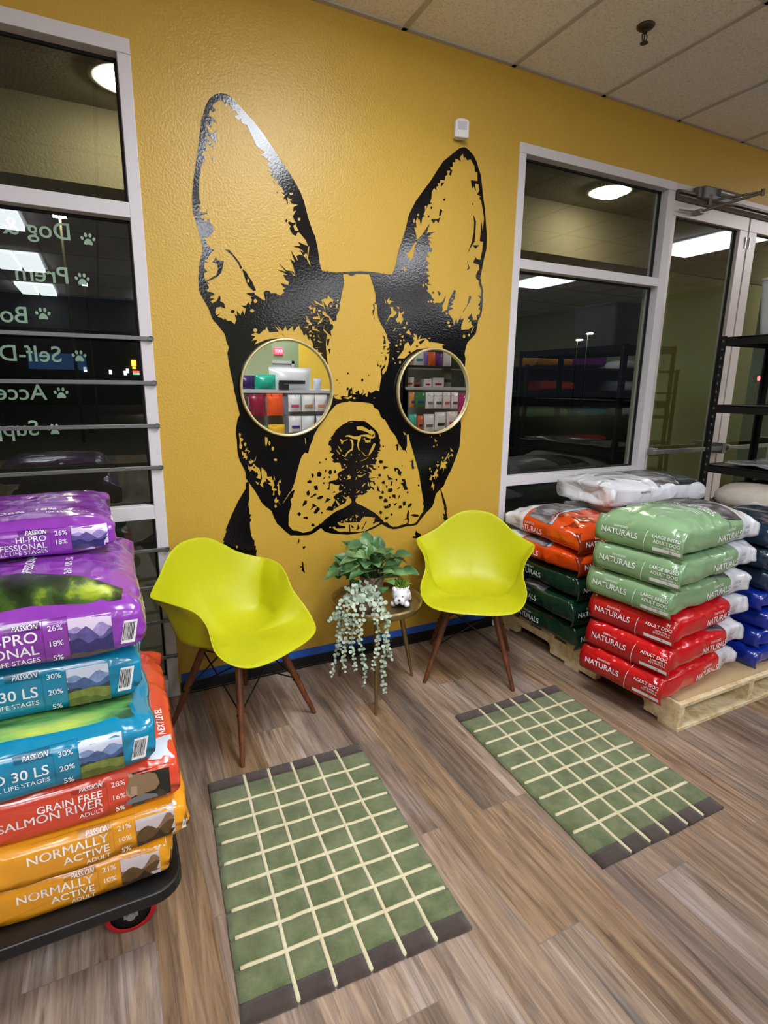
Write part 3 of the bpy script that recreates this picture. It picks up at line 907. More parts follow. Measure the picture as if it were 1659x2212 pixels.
def pane(name, x0, x1, z0, z1, parent, y=.05):
    mb = MB().box(x0, x1, y, y + .006, z0, z1)
    g = mb.build(name, M_GLASS, parent)
    gk = MB()
    t = .009
    for a in ((x0, x1, z0, z0 + t), (x0, x1, z1 - t, z1), (x0, x0 + t, z0, z1), (x1 - t, x1, z0, z1)):
        gk.box(a[0], a[1], y - .006, y + .012, a[2], a[3])
    gk.build('gasket', M_GASK, g)
    return g


# left window: transom, main light, low light
f = MB()
rail(f, .162, .208, 0, 2.6)
rail(f, -2.2, .208, 2.598, 2.648, -.010)
rail(f, -2.2, .162, 2.048, 2.102)
rail(f, -2.2, .162, .857, .916)
rail(f, -2.2, .162, .0, .09)
rail(f, -2.2, -2.15, 0, 2.6)
rail(f, -1.05, -1.0, .09, 2.6)
w1 = f.build('window_1', M_FRAME, bevel=.002)
struct(w1)
for (a, b) in ((-2.15, -1.05), (-1.0, .162)):
    pane('glass_pane', a, b, 2.102, 2.598, w1)
    pane('glass_pane', a, b, .916, 2.048, w1)
    pane('glass_pane', a, b, .09, .857, w1)
# right window
f = MB()
rail(f, 2.022, 2.066, 0, 2.6)
rail(f, 2.018, 3.22, 2.598, 2.645, -.010)
rail(f, 3.158, 3.222, 0, 2.598)
rail(f, 2.066, 3.158, 2.05, 2.1)
rail(f, 2.066, 3.158, .866, .925)
rail(f, 2.066, 3.158, 0, .09)
w2 = f.build('window_2', M_FRAME, bevel=.002)
struct(w2)
pane('glass_pane', 2.066, 3.158, 2.1, 2.598, w2)
pane('glass_pane', 2.066, 3.158, .925, 2.05, w2)
pane('glass_pane', 2.066, 3.158, .09, .866, w2)
tn = MB().box(3.222, 4.86, -.006, .1, 2.60, 2.645).box(4.80, 4.86, -.006, .1, 0, 2.6)
tn = tn.build('trim_1', M_DOORF, bevel=.002)
struct(tn)


def door(name, x0, x1, hinge_left):
    f = MB()
    st = .085
    rail(f, x0, x0 + (.03 if hinge_left else st), .25, 2.468, .0, .06)
    rail(f, x1 - (st if hinge_left else .03), x1, .25, 2.468, .0, .06)
    rail(f, x0, x1, 2.468, 2.55, .0, .06)
    rail(f, x0, x1, .02, .25, .0, .06)
    d = f.build(name, M_DOORF, bevel=.002)
    struct(d)
    xa = x0 + (.03 if hinge_left else st)
    xb = x1 - (st if hinge_left else .03)
    pane('glass_pane', xa, xb, .25, 2.468, d, .03)
    pb = MB().box(x0 + .01, x1 - .01, -.075, -.05, 1.008, 1.036)
    pb.box(x0 + .02, x0 + .045, -.06, 0, 1.0, 1.045).box(x1 - .06, x1 - .02, -.08, 0, .985, 1.06)
    pb.build('push_bar', M_STEEL, d, bevel=.003)
    hx = x1 - .022 if hinge_left else x0 + .006
    MB().box(hx, hx + .014, -.006, .0, 2.36, 2.43).build('latch_plate', M_STEEL, d)
    return d


door('door_1', 3.226, 3.986, True)
door('door_2', 4.0, 4.795, False)

# header tube over the doors, door closer
hd = MB()
prof = [(-.0, 2.552), (-.028, 2.556), (-.04, 2.566), (-.04, 2.574), (-.02, 2.58), (-.04, 2.586), (-.04, 2.6), (-.02, 2.606), (0, 2.606)]
hd.prism(prof, 'x', 3.225, 4.8)
struct(hd.build('trim_2', M_BRONZE, bevel=.002))
dc = empty('door_closer', (3.5, -.01, 2.6))
tag(dc, 'grey hydraulic door closer with folding arm above the glass door', 'door closer')
MB().box(-.09, .22, -.055, .0, -.03, .045).build('housing', M_DSTEEL, dc, bevel=.008)
MB().tube([(.03, -.055, .02), (.24, -.055, .02)], .022, 12).build('cylinder', M_STEEL, dc)
MB().box(-.13, -.09, -.04, 0, -.025, .035).build('bracket', M_BRONZE, dc, bevel=.004)
ar = MB().tube([(-.03, -.05, -.035), (.098, -.29, -.03)], .007, 8).tube([(.098, -.29, -.035), (-.08, -.03, -.098)], .008, 8)
ar.tube([(.098, -.29, -.05), (.098, -.29, -.015)], .011, 10).tube([(-.03, -.05, -.06), (-.03, -.05, .0)], .014, 10)
ar.build('arm', M_BRONZE, dc)
MB().box(-.1, -.06, -.045, .01, -.112, -.085).tube([(-.08, -.03, -.1), (-.25, -.012, -.105)], .005, 8).build('arm_shoe', M_STEEL, dc, bevel=.003)

# ------------------------------------------------------------------ bars across the left window
NM = ['topmost of the horizontal steel bars across the left window',
      'second steel bar from the top across the left window', 'third steel bar from the top across the left window',
      'fourth steel bar from the top, just over the purple dog food bags', 'steel bar crossing just under the low rail of the left window',
      'steel bar across the low light of the left window, beside the left yellow chair arm',
      'steel bar across the low light of the left window, below the chair seat', 'lowest steel bar across the left window, by the floor']
for i, z in enumerate((1.604, 1.43, 1.256, 1.081, .72, .55, .385, .208)):
    r = empty('steel_bar', (.205, -.013, z))
    tag(r, NM[i], 'window bar', 'steel bars across the left window')
    MB().box(-2.3, .006, -.006, .004, -.008, .008).build('rod', M_DSTEEL, r, bevel=.002)
    b = MB()
    b.lathe([(0, -.006), (.008, -.006), (.01, -.002), (.01, .006)], 14, 0, Matrix.Translation((-.006, -.004, 0)) @ Matrix.Rotation(-PI / 2, 4, 'X').inverted())
    b.build('bolt', M_STEEL, r)

# ------------------------------------------------------------------ lettering on the left window
M_MINT = mat('mint_vinyl', '#e6f7ee', rough=.6)


def paw(mb, cx, cz, s, y):
    def ell(x, z, rx, rz, a=0, n=14):
        ps = []
        for k in range(n):
            t = 2 * PI * k / n
            u, v = rx * math.cos(t), rz * math.sin(t)
            ps.append((cx + s * (x + u * math.cos(a) - v * math.sin(a)), cz + s * (z + u * math.sin(a) + v * math.cos(a))))
        mb.prism(ps, 'y', y, y + .0006)
    ell(-.78, .12, .2, .26, .35)
    ell(-.3, .58, .2, .3, .1)
    ell(.3, .58, .2, .3, -.1)
    ell(.78, .12, .2, .26, -.35)
    pts = [(0, .1), (.25, .04), (.45, -.2), (.6, -.5), (.55, -.72), (.3, -.74), (0, -.68), (-.3, -.74), (-.55, -.72), (-.6, -.5), (-.45, -.2), (-.25, .04)]
    mb.prism([(cx + s * a, cz + s * b) for a, b in pts], 'y', y, y + .0006)


for (tx, xr, z, px, pz, lab) in (('Dog & C', -.05, 1.985, .01, 1.966, 'first line of mint window lettering beginning Dog, with a paw print'),
                         ('Prem', -.072, 1.828, -.024, 1.819, 'second line of mint window lettering beginning Prem, with a paw print'),
                         ('Boa', -.223, 1.675, -.17, 1.682, 'third line of mint window lettering beginning Bo, with a paw print'),
                         ('Self-D', -.125, 1.535, -.063, 1.53, 'fourth line of mint window lettering beginning Self, with a paw print'),
                         ('Acce', -.189, 1.39, -.14, 1.386, 'fifth line of mint window lettering beginning Acce, with a paw print'),
                         ('Supp', -.232, 1.252, -.177, 1.244, 'lowest line of mint window lettering beginning Supp, with a paw print')):
    vs, fs, wd = text2d(tx, .058, .012, 4)
    mb = MB()
    # pasted on the outer face for people in the street, so it reads backwards from in here
    mb.add([(xr - (v[0] + wd / 2), .0575, z + v[1]) for v in vs], fs)
    o = mb.build('window_lettering', M_MINT, solid=.0006)
    tag(o, lab + ', on the left window', 'lettering', 'mint lettering on the left window')
    mb = MB()
    paw(mb, px, pz, .026, .0573)
    mb.build('paw_print', M_MINT, o)

# ------------------------------------------------------------------ the mural: black paint on the wall
def mural():
    polys = []
    for ln in MURAL.strip().split('\n'):
        v = [int(t) for t in ln.split()]
        polys.append((v[0], [(v[i] * .001, v[i + 1] * .001) for i in range(1, len(v), 2)]))
    verts = []
    faces = []
    for c, p in polys:
        o = len(verts)
        verts += [Vector(q) for q in p]
        faces.append(list(range(o, o + len(p))))
    ov, oe, of, _, _, _ = delaunay_2d_cdt(verts, [], faces, 1, 1e-5)
    V = np.array([(v.x, v.y) for v in ov])
    F = np.array([f for f in of if len(f) == 3])
    cen = V[F].mean(1)
    col = np.zeros(len(F), int)
    for c, p in polys:
        P = np.array(p)
        lo = P.min(0)
        hi = P.max(0)
        idx = np.where((cen[:, 0] > lo[0]) & (cen[:, 0] < hi[0]) & (cen[:, 1] > lo[1]) & (cen[:, 1] < hi[1]))[0]
        if not len(idx):
            continue
        q = cen[idx]
        wn = np.zeros(len(idx))
        A = P
        Bp = np.roll(P, -1, 0)
        for (x0, y0), (x1, y1) in zip(A, Bp):
            cr = (x1 - x0) * (q[:, 1] - y0) - (y1 - y0) * (q[:, 0] - x0)
            wn += ((y0 <= q[:, 1]) & (y1 > q[:, 1]) & (cr > 0)) * 1.
            wn -= ((y0 > q[:, 1]) & (y1 <= q[:, 1]) & (cr < 0)) * 1.
        col[idx[wn != 0]] = c
    F = F[col == 1]
    used = np.unique(F)
    mp = {u: i for i, u in enumerate(used)}
    mb = MB()
    mb.add([(V[u, 0], -.0012, V[u, 1]) for u in used], [[mp[i] for i in f] for f in F])
    o = mb.build('dog_mural', M_BLACK)
    tag(o, 'black painted portrait of a prick-eared terrier on the yellow wall', 'mural')
    return o


mural()
# ------------------------------------------------------------------ yellow shell armchairs
M_LIME = mat('lime_plastic', '#c5c71a', rough=.42, spec=.4)
M_WALNUT = ramp_mat('walnut_dowel', [(.3, '#4a2814'), (.7, '#7a4526')], scale=9, axis=(6, 6, 1), rough=.45)
M_WIRE = mat('black_wire', '#141416', rough=.4, metal=.5)
RIM = [(0, -.268, .412), (.105, -.266, .414), (.19, -.244, .422), (.237, -.19, .446), (.251, -.135, .49), (.233, -.085, .56), (.247, -.042, .613), (.283, .03, .636), (.3, .105, .642), (.296, .15, .645),
       (.25, .19, .662), (.196, .222, .692), (.148, .246, .733), (.085, .266, .772), (0, .275, .785)]


def spline(ps, m):
    """closed Catmull-Rom through ps, m samples per span"""
    n = len(ps)
    out = []
    for i in range(n):
        p0, p1, p2, p3 = (Vector(ps[(i + k) % n]) for k in (-1, 0, 1, 2))
        for j in range(m):
            t = j / m
            out.append(.5 * ((2 * p1) + (p2 - p0) * t + (2 * p0 - 5 * p1 + 4 * p2 - p3) * t * t + (3 * p1 - p0 - 3 * p2 + p3) * t ** 3))
    return out


def shell():
    pts = [Vector(p) for p in RIM] + [Vector((-p[0], p[1], p[2])) for p in RIM[-2:0:-1]]
    rim = spline(pts, 4)
    n = len(rim)
    zc = .392
    C = Vector((0, .0, 0))
    K = 22
    vs = [(0, .0, zc)]
    fs = []
    for k in range(1, K + 1):
        s = k / K
        for q in rim:
            back = max(0., (q.y + .05) / .34)
            side = min(1., abs(q.x) / .27)
            e = 1.55 + .25 * side
            g = 2.5 + .3 * side
            pl = 1 - (1 - s) ** e
            arm = math.exp(-((q.y - .085) / .15) ** 2) * min(1, max(0, (abs(q.x) - .14) / .14)) * .72
            if s < .5:
                pa_, za_ = .76 * (1 - (1 - s / .5) ** 2), .24 * (s / .5) ** 2.2
            elif s < .8:
                pa_, za_ = .76 + .05 * ((s - .5) / .3) ** 2, .24 + .6 * ((s - .5) / .3)
            else:
                t = (s - .8) / .2
                pa_, za_ = .81 + .19 * t ** .85, .84 + .16 * (1 - (1 - t) ** 1.8)
            pl += (pa_ - pl) * arm
            zz = s ** g
            zz += (za_ - zz) * arm
            x = C.x + (q.x - C.x) * pl
            y = C.y + (q.y - C.y) * pl
            z = zc + (q.z - zc) * zz
            # seat rises a little to the front then rolls over the edge
            fr = max(0., -q.y / .268) * (1 - min(1, abs(q.x) / .3) * .5)
            z += fr * (.022 * math.sin(PI * min(1, s * 1.02)) - .006 * s)
            # rolled lip
            if s > .86:
                t = (s - .86) / .14
                dx = Vector((q.x, q.y, 0)).normalized()
                x += dx.x * .006 * t * t
                y += dx.y * .006 * t * t
                z -= .007 * t * t * (1 - back * .3)
            vs.append((x, y, z))
    for i in range(n):
        fs.append((0, 1 + i, 1 + (i + 1) % n))
    for k in range(K - 1):
        a = 1 + k * n
        for i in range(n):
            j = (i + 1) % n
            fs.append((a + i, a + n + i, a + n + j, a + j))
    return vs, fs


def chair(label, x, y, rz):
    r = empty('armchair', (x, y, 0), rz)
    tag(r, label, 'chair', 'lime yellow shell armchairs')
    vs, fs = shell()
    MB().add(vs, fs, 0, True).build('seat_shell', M_LIME, r, solid=.006, subsurf=1)
    ft = .215
    for sx in (-1, 1):
        for sy in (-1, 1):
            a = Vector((sx * .105, sy * .1, .372))
            b = Vector((sx * ft, sy * ft, .0))
            MB().tube([a, a.lerp(b, .5), a.lerp(b, .97), b], [.0155, .0145, .0095, .0085], 14).build('leg', M_WALNUT, r)
    w = MB()
    P = lambda sx, sy, t: Vector((sx * .105, sy * .1, .372)).lerp(Vector((sx * ft, sy * ft, 0)), t)
    for (a, b) in (((-1, -1), (1, -1)), ((1, -1), (1, 1)), ((1, 1), (-1, 1)), ((-1, 1), (-1, -1))):
        w.tube([P(*a, .05), P(*b, .52)], .0035, 6)
        w.tube([P(*b, .05), P(*a, .52)], .0035, 6)
    m = MB()
    m.box(-.12, .12, -.115, -.095, .362, .378).box(-.12, .12, .095, .115, .362, .378).box(-.012, .012, -.1, .1, .362, .378)
    for sx in (-1, 1):
        for sy in (-1, 1):
            p = P(sx, sy, .52)
            w.tube([p + Vector((-.018, 0, 0)), p + Vector((.018, 0, 0))], .005, 8)
    m.build('mounting_bracket', M_WIRE, r, bevel=.002)
    w.build('wire_brace', M_WIRE, r)
    return r


# local -y is the front of the chair
chair('lime yellow armchair with dowel legs left of the plant table', .432, -.342, math.atan2(.222, .369))
chair('lime yellow armchair with dowel legs right of the plant table', 1.602, -.357, math.atan2(-.238, .33))

# ------------------------------------------------------------------ round tray table
M_BRASS = mat('antique_brass', '#9a8658', rough=.34, metal=.85, bump=.06, bscale=30)
tb = empty('side_table', (1.066, -.344, 0))
tag(tb, 'round antique brass tray table on three tapered legs between the chairs', 'table')
MB().lathe([(0, .428), (.196, .428), (.206, .432), (.21, .44), (.212, .468), (.206, .469), (.202, .442), (.19, .436), (0, .435)], 56).build('tray_top', M_BRASS, tb)
for (x, y) in ((-.099, -.206), (.215, .024), (-.117, .181)):
    k = .57
    MB().tube([(x * k, y * k, .43), (x * .8, y * .8, .2), (x, y, 0)], [.0135, .011, .006], 14).build('leg', M_BRASS, tb)

# ------------------------------------------------------------------ pothos in a clay pot
def leaf(mb, p, d, up, L, Wd, mi=0, fold=.25, curl=.25, tip=1.6):
    """heart shaped leaf starting at p along d"""
    d = Vector(d).normalized()
    up = Vector(up)
    s = d.cross(up)
    s = s.normalized() if s.length > 1e-4 else d.orthogonal().normalized()
    n = s.cross(d).normalized()
    vs = []
    rows = 8
    for i in range(rows + 1):
        t = i / rows
        w = Wd * .5 * (math.sin(PI * min(1, t ** .62)) ** .8) * (1 - .12 * t) if 0 < t < 1 else 0
        back = -.1 * L * (1 - t) ** 3
        c = Vector(p) + d * (L * t) - n * (curl * L * t * t)
        for j in (-1, -.5, 0, .5, 1):
            vs.append(c + s * (w * j) + n * (fold * w * abs(j)) + d * (back * abs(j) if i < 3 else 0))
    fs = [(i * 5 + j, i * 5 + j + 1, (i + 1) * 5 + j + 1, (i + 1) * 5 + j) for i in range(rows) for j in range(4)]
    mb.add(vs, fs, mi, True)


M_LEAF = ramp_mat('pothos_leaf', [(.3, '#28482a'), (.5, '#456f40'), (.72, '#7d9f66')], scale=14, detail=3, rough=.38)
M_LEAF2 = ramp_mat('pothos_leaf_pale', [(.3, '#4c7a45'), (.6, '#7ea468'), (.8, '#a9c293')], scale=16, detail=3, rough=.38)
M_STEM = mat('green_stem', '#56703a', rough=.5)
M_CLAY = ramp_mat('mottled_clay', [(.35, '#8a7466'), (.5, '#b58f77'), (.7, '#c9b09b')], scale=40, rough=.8)
M_SOIL = mat('potting_soil', '#2a1f17', rough=.95, bump=.6, bscale=90)
pl = empty('pothos_plant', (1.07, -.285, .4355))
tag(pl, 'bushy green heart-leaved pothos in a clay pot on the brass table', 'plant')
MB().lathe([(0, 0), (.042, 0), (.046, .004), (.055, .09), (.058, .112), (.058, .124), (.051, .124), (.05, .1), (0, .1)], 32).build('pot', M_CLAY, pl)
MB().lathe([(0, .108), (.05, .106)], 20).build('soil', M_SOIL, pl)
rr = random.Random(5)
lv = MB()
st = MB()
for i in range(92):
    a = rr.uniform(0, 2 * PI)
    el = rr.uniform(-.25, 1.2)
    rad = rr.uniform(.06, .155)
    c = Vector((math.cos(a) * math.cos(el) * rad * 1.0, math.sin(a) * math.cos(el) * rad * .8, .135 + math.sin(el) * rad * 1.05))
    if i % 5 == 0:
        c += Vector((-.05, -.02, .0))
    if c.y > .2:
        c.y = .2
    out = Vector((c.x, c.y, .02 + .12 * rr.random())).normalized()
    d = (out + Vector((rr.uniform(-.5, .5), rr.uniform(-.5, .5), rr.uniform(-.75, .25)))).normalized()
    leaf(lv, c, d, (rr.uniform(-.3, .3), -.35 + rr.uniform(-.3, .3), 1), rr.uniform(.06, .09), rr.uniform(.052, .076), 1 if rr.random() < .3 else 0)
    st.tube([(c.x * .1, c.y * .1, .11), (c.x * .6, c.y * .6, c.z * .7 + .045), c], .0016, 5)
o = lv.build('foliage', [M_LEAF, M_LEAF2], pl)
o['kind'] = 'stuff'
st.build('stems', M_STEM, pl)

# ------------------------------------------------------------------ trailing eucalyptus
M_EUC = ramp_mat('eucalyptus_leaf', [(.3, '#7d957f'), (.55, '#a9bca4'), (.75, '#ccd6c3')], scale=20, detail=2, rough=.6)
M_EUCST = mat('eucalyptus_stem', '#9a9c78', rough=.6)
eu = empty('trailing_eucalyptus', (.966, -.4, .4355))
tag(eu, 'pale grey-green trailing eucalyptus hanging over the front of the brass table', 'plant')
MB().lathe([(0, 0), (.034, 0), (.043, .07), (.043, .075), (.037, .075), (.036, .06), (0, .06)], 24).build('pot', M_CLAY, eu)
ev = MB()
es = MB()
rr = random.Random(11)


def rleaf(p, d, s):
    d = Vector(d).normalized()
    n = (Vector((rr.uniform(-.6, .6), -1, rr.uniform(-.1, 1.1)))).normalized()
    a = (d - n * d.dot(n)).normalized()
    b = n.cross(a)
    vs = [Vector(p)]
    K = 9
    for k in range(K):
        t = 2 * PI * k / K
        vs.append(Vector(p) + a * (s * (1 - math.cos(t))) + b * (s * .86 * math.sin(t)) + n * (.12 * s * math.cos(2 * t)))
    ev.add(vs[1:], [tuple(range(K))], 0, True)


for (x1, y1, ztip, x0, y0) in ((-.13, -.1, -.21, -.07, -.03), (-.062, -.125, -.285, -.03, -.05), (.03, -.165, -.315, .01, -.06), (-.005, -.145, -.2, .0, -.05), (.055, -.15, -.17, .035, -.05),
                               (-.135, -.07, -.12, -.06, -.01), (-.1, -.12, -.2, -.05, -.04), (-.155, -.05, -.25, -.08, .0), (-.155, -.03, .0, -.06, .01), (.06, -.12, .0, .04, -.03)):
    top = Vector((x0 * .3, y0 * .3, .07))
    mid = Vector(((x0 + x1) * .5, (y0 + y1) * .55, .115 + rr.uniform(-.02, .02)))
    edge = Vector((x1 * .9, y1 * 1.05, .03))
    n = 26
    path = []
    for i in range(n + 1):
        t = i / n
        if t < .35:
            u = t / .35
            p = top.lerp(mid, u).lerp(mid.lerp(edge, u), u)
        else:
            u = (t - .35) / .65
            p = edge.lerp(Vector((x1, y1 * 1.1, ztip)), u)
            p += Vector((.012 * math.sin(u * 5 + x1 * 40), .006 * math.sin(u * 7), 0))
        path.append(p)
    es.tube(path, .0013, 5)
    ln = (edge - Vector((x1, y1, ztip))).length + .2
    m = max(8, int(ln / .0225))
    for i in range(1, m + 1):
        t = i / m * n
        k = min(int(t), n - 1)
        p = path[k].lerp(path[k + 1], t - k)
        d = (path[k + 1] - path[k]).normalized()
        ang = (i % 2) * PI / 2 + rr.uniform(-.5, .5)
        sd = Vector((math.cos(ang), math.sin(ang) * .6, 0))
        s = .0092 * (1.05 - .35 * i / m) * rr.uniform(.8, 1.25)
        for sg in (-1, 1):
            rleaf(p, sd * sg + d * .35 + Vector((0, 0, .15)), s)
for i in range(70):
    p = Vector((rr.uniform(-.075, .06), rr.uniform(-.075, .03), rr.uniform(.07, .135)))
    rleaf(p, (rr.uniform(-1, 1), rr.uniform(-1, 1), rr.uniform(-.3, 1)), rr.uniform(.007, .012))
o = ev.build('foliage', M_EUC, eu)
o['kind'] = 'stuff'
es.build('stems', M_EUCST, eu)

# ------------------------------------------------------------------ little white dog planter with a succulent
M_CER = mat('white_ceramic', '#eeedf2', rough=.3, coat=.3)
M_SUCC = ramp_mat('succulent_leaf', [(.3, '#4d7a22'), (.7, '#9bbd4a')], scale=30, rough=.4)
dp = empty('dog_planter', (1.166, -.395, .436), R(-34))
dp.scale = (1.15, 1.15, 1.15)
tag(dp, 'small white ceramic bulldog planter holding a green succulent, on the brass table', 'planter')


def blob(mb, c, r, n=(16, 12), mi=0, rot=None):
    vs = []
    a, b = n
    M = Matrix.Rotation(rot, 3, 'X') if rot else None
    for j in range(b + 1):
        ph = PI * j / b
        for i in range(a):
            th = 2 * PI * i / a
            v = Vector((r[0] * math.sin(ph) * math.cos(th), r[1] * math.sin(ph) * math.sin(th), r[2] * math.cos(ph)))
            if M:
                v = M @ v
            vs.append(Vector(c) + v)
    fs = [(j * a + i, j * a + (i + 1) % a, (j + 1) * a + (i + 1) % a, (j + 1) * a + i) for j in range(b) for i in range(a)]
    mb.add(vs, fs, mi, True)


b = MB()
blob(b, (0, .012, .036), (.041, .05, .034))
blob(b, (0, -.028, .045), (.032, .026, .03))
blob(b, (0, -.048, .036), (.02, .014, .014))
blob(b, (-.012, -.053, .03), (.011, .01, .014))
blob(b, (.012, -.053, .03), (.011, .01, .014))
blob(b, (-.025, -.024, .07), (.009, .006, .012))
blob(b, (.025, -.024, .07), (.009, .006, .012))
for (x, y) in ((-.027, -.03), (.027, -.03), (-.028, .044), (.028, .044)):
    blob(b, (x, y, .012), (.013, .015, .0125))
o = b.build('dog_body', M_CER, dp)
d = o.modifiers.new('r', 'REMESH')
d.mode = 'VOXEL'
d.voxel_size = .0028
d.use_smooth_shade = True
f = MB()
blob(f, (0, -.0622, .041), (.0055, .004, .004))
blob(f, (-.013, -.0505, .053), (.0028, .0028, .0028))
blob(f, (.013, -.0505, .053), (.0028, .0028, .0028))
f.build('nose_and_eyes', mat('grey_glaze', '#6d6d74', rough=.3), dp)
MB().lathe([(.027, .062), (.03, .072), (.033, .074), (.033, .066)], 22, 0, Matrix.Translation((0, .018, 0))).build('planter_rim', M_CER, dp)
s = MB()
rr = random.Random(3)
for i in range(46):
    a = i * 2.4
    t = (i / 46)
    el = 1.35 - 1.05 * t
    dd = Vector((math.cos(a) * math.cos(el), math.sin(a) * math.cos(el), math.sin(el)))
    p = Vector((0, .018, .068)) + Vector((dd.x, dd.y, 0)) * .012
    q = p + dd * rr.uniform(.03, .042)
    s.tube([p, p.lerp(q, .5), q], [.003, .0045, .0006], 6)
s.build('succulent', M_SUCC, dp)

# ------------------------------------------------------------------ round mirrors
M_GOLD = mat('pale_gold_frame', '#d8c995', rough=.3, metal=.45)
mm = bpy.data.materials.new('mirror_glass')
mm.use_nodes = True
nt = mm.node_tree
nt.nodes.clear()
g_ = nt.nodes.new('ShaderNodeBsdfGlossy')
g_.inputs['Roughness'].default_value = 0
g_.inputs['Color'].default_value = (.9, .93, .92, 1)
oo = nt.nodes.new('ShaderNodeOutputMaterial')
nt.links.new(g_.outputs[0], oo.inputs[0])


def mirror(x, z, label, rad=.217):
    r = empty('round_mirror', (x, -.0015, z))
    tag(r, label, 'mirror', 'round mirrors on the dog mural')
    M = Matrix.Rotation(PI / 2, 4, 'X')
    MB().lathe([(rad - .014, .0), (rad, .0), (rad + .002, .004), (rad + .002, .022), (rad - .001, .026), (rad - .007, .026), (rad - .009, .02), (rad - .009, .012), (rad - .014, .01)], 96, 0, M).build('frame', M_GOLD, r)
    MB().lathe([(0, .0115), (rad - .008, .0115)], 96, 0, M, False).build('mirror_glass', mm, r)
    return r


mirror(.768, 1.413, 'round gold-rimmed mirror over the dog\'s eye on the left')
mirror(1.548, 1.4025, 'round gold-rimmed mirror over the dog\'s eye on the right')

# ------------------------------------------------------------------ motion sensor, sprinkler
ms = empty('motion_sensor', (1.652, -.0, 2.627), R(-14))
tag(ms, 'small white motion sensor on the yellow wall above the right dog ear', 'sensor')
a = MB()
prof = []
for t in range(0, 13):
    an = PI * t / 12
    prof.append((.035 * math.cos(an), .022 + .016 * math.sin(an)))
prof += [(-.035, -.045), (.035, -.045)]
a.prism(prof, 'y', -.045, -.006)
a.build('housing', M_PLASTIC, ms, bevel=.006)
MB().box(-.022, .022, -.0475, -.044, -.012, .022).build('lens', mat('frosted_lens', '#c2c3ca', rough=.5), ms, bevel=.001)
MB().box(-.03, .02, -.012, .004, -.035, .03).build('wall_bracket', M_PLASTIC, ms, bevel=.003)
sp = empty('sprinkler_head', (2.256, -.513, H))
tag(sp, 'dark metal fire sprinkler head under the ceiling tile', 'sprinkler')
M_SPR = mat('dark_bronze', '#4a4038', rough=.4, metal=.7)
MB().lathe([(0, .0), (.036, 0), (.038, -.004), (.03, -.012), (.012, -.016), (0, -.016)], 28).build('escutcheon', M_SPR, sp)
a = MB().tube([(0, 0, -.012), (0, 0, -.03)], .009, 12)
for s_ in (-1, 1):
    a.tube([(s_ * .008, 0, -.026), (s_ * .016, 0, -.04), (s_ * .012, 0, -.055), (0, 0, -.064)], .0028, 6)
a.tube([(0, 0, -.03), (0, 0, -.06)], .003, 8)
a.build('frame_arms', M_SPR, sp)
MB().lathe([(0, -.064), (.017, -.065), (.016, -.068), (0, -.067)], 20).build('deflector', M_SPR, sp)

# ------------------------------------------------------------------ grid rugs
def fuzzy(name, c, c2):
    m = mat(name, c, rough=.95, spec=.1)
    nt = m.node_tree
    bs = nt.nodes['Principled BSDF']
    bs.inputs['Sheen Weight'].default_value = .25
    N = nt.nodes.new
    L = nt.links.new
    tc = N('ShaderNodeTexCoord')
    n = N('ShaderNodeTexNoise')
    n.inputs['Scale'].default_value = 900
    n.inputs['Detail'].default_value = 2
    n2 = N('ShaderNodeTexNoise')
    n2.inputs['Scale'].default_value = 13
    n2.inputs['Detail'].default_value = 5
    n2.inputs['Roughness'].default_value = .7
    for q in (n, n2):
        L(tc.outputs['Object'], q.inputs['Vector'])
    rp = N('ShaderNodeValToRGB')
    rp.color_ramp.elements[0].position = .32
    rp.color_ramp.elements[0].color = lin(c)
    rp.color_ramp.elements[1].position = .7
    rp.color_ramp.elements[1].color = lin(c2)
    mx = N('ShaderNodeMix')
    mx.data_type = 'RGBA'
    mx.blend_type = 'OVERLAY'
    mx.inputs['Factor'].default_value = .35
    bp = N('ShaderNodeBump')
    bp.inputs['Strength'].default_value = .8
    bp.inputs['Distance'].default_value = .003
    L(n2.outputs['Fac'], rp.inputs['Fac'])
    L(rp.outputs['Color'], mx.inputs['A'])
    L(n.outputs['Fac'], mx.inputs['B'])
    L(mx.outputs['Result'], bs.inputs['Base Color'])
    L(n.outputs['Fac'], bp.inputs['Height'])
    L(bp.outputs['Normal'], bs.inputs['Normal'])
    return m


M_RG = fuzzy('green_tufted_wool', '#59653f', '#858f66')
M_RC = fuzzy('cream_tufted_wool', '#e4d8ab', '#f4ebc6')
M_RB = fuzzy('brown_tufted_wool', '#40342f', '#554741')


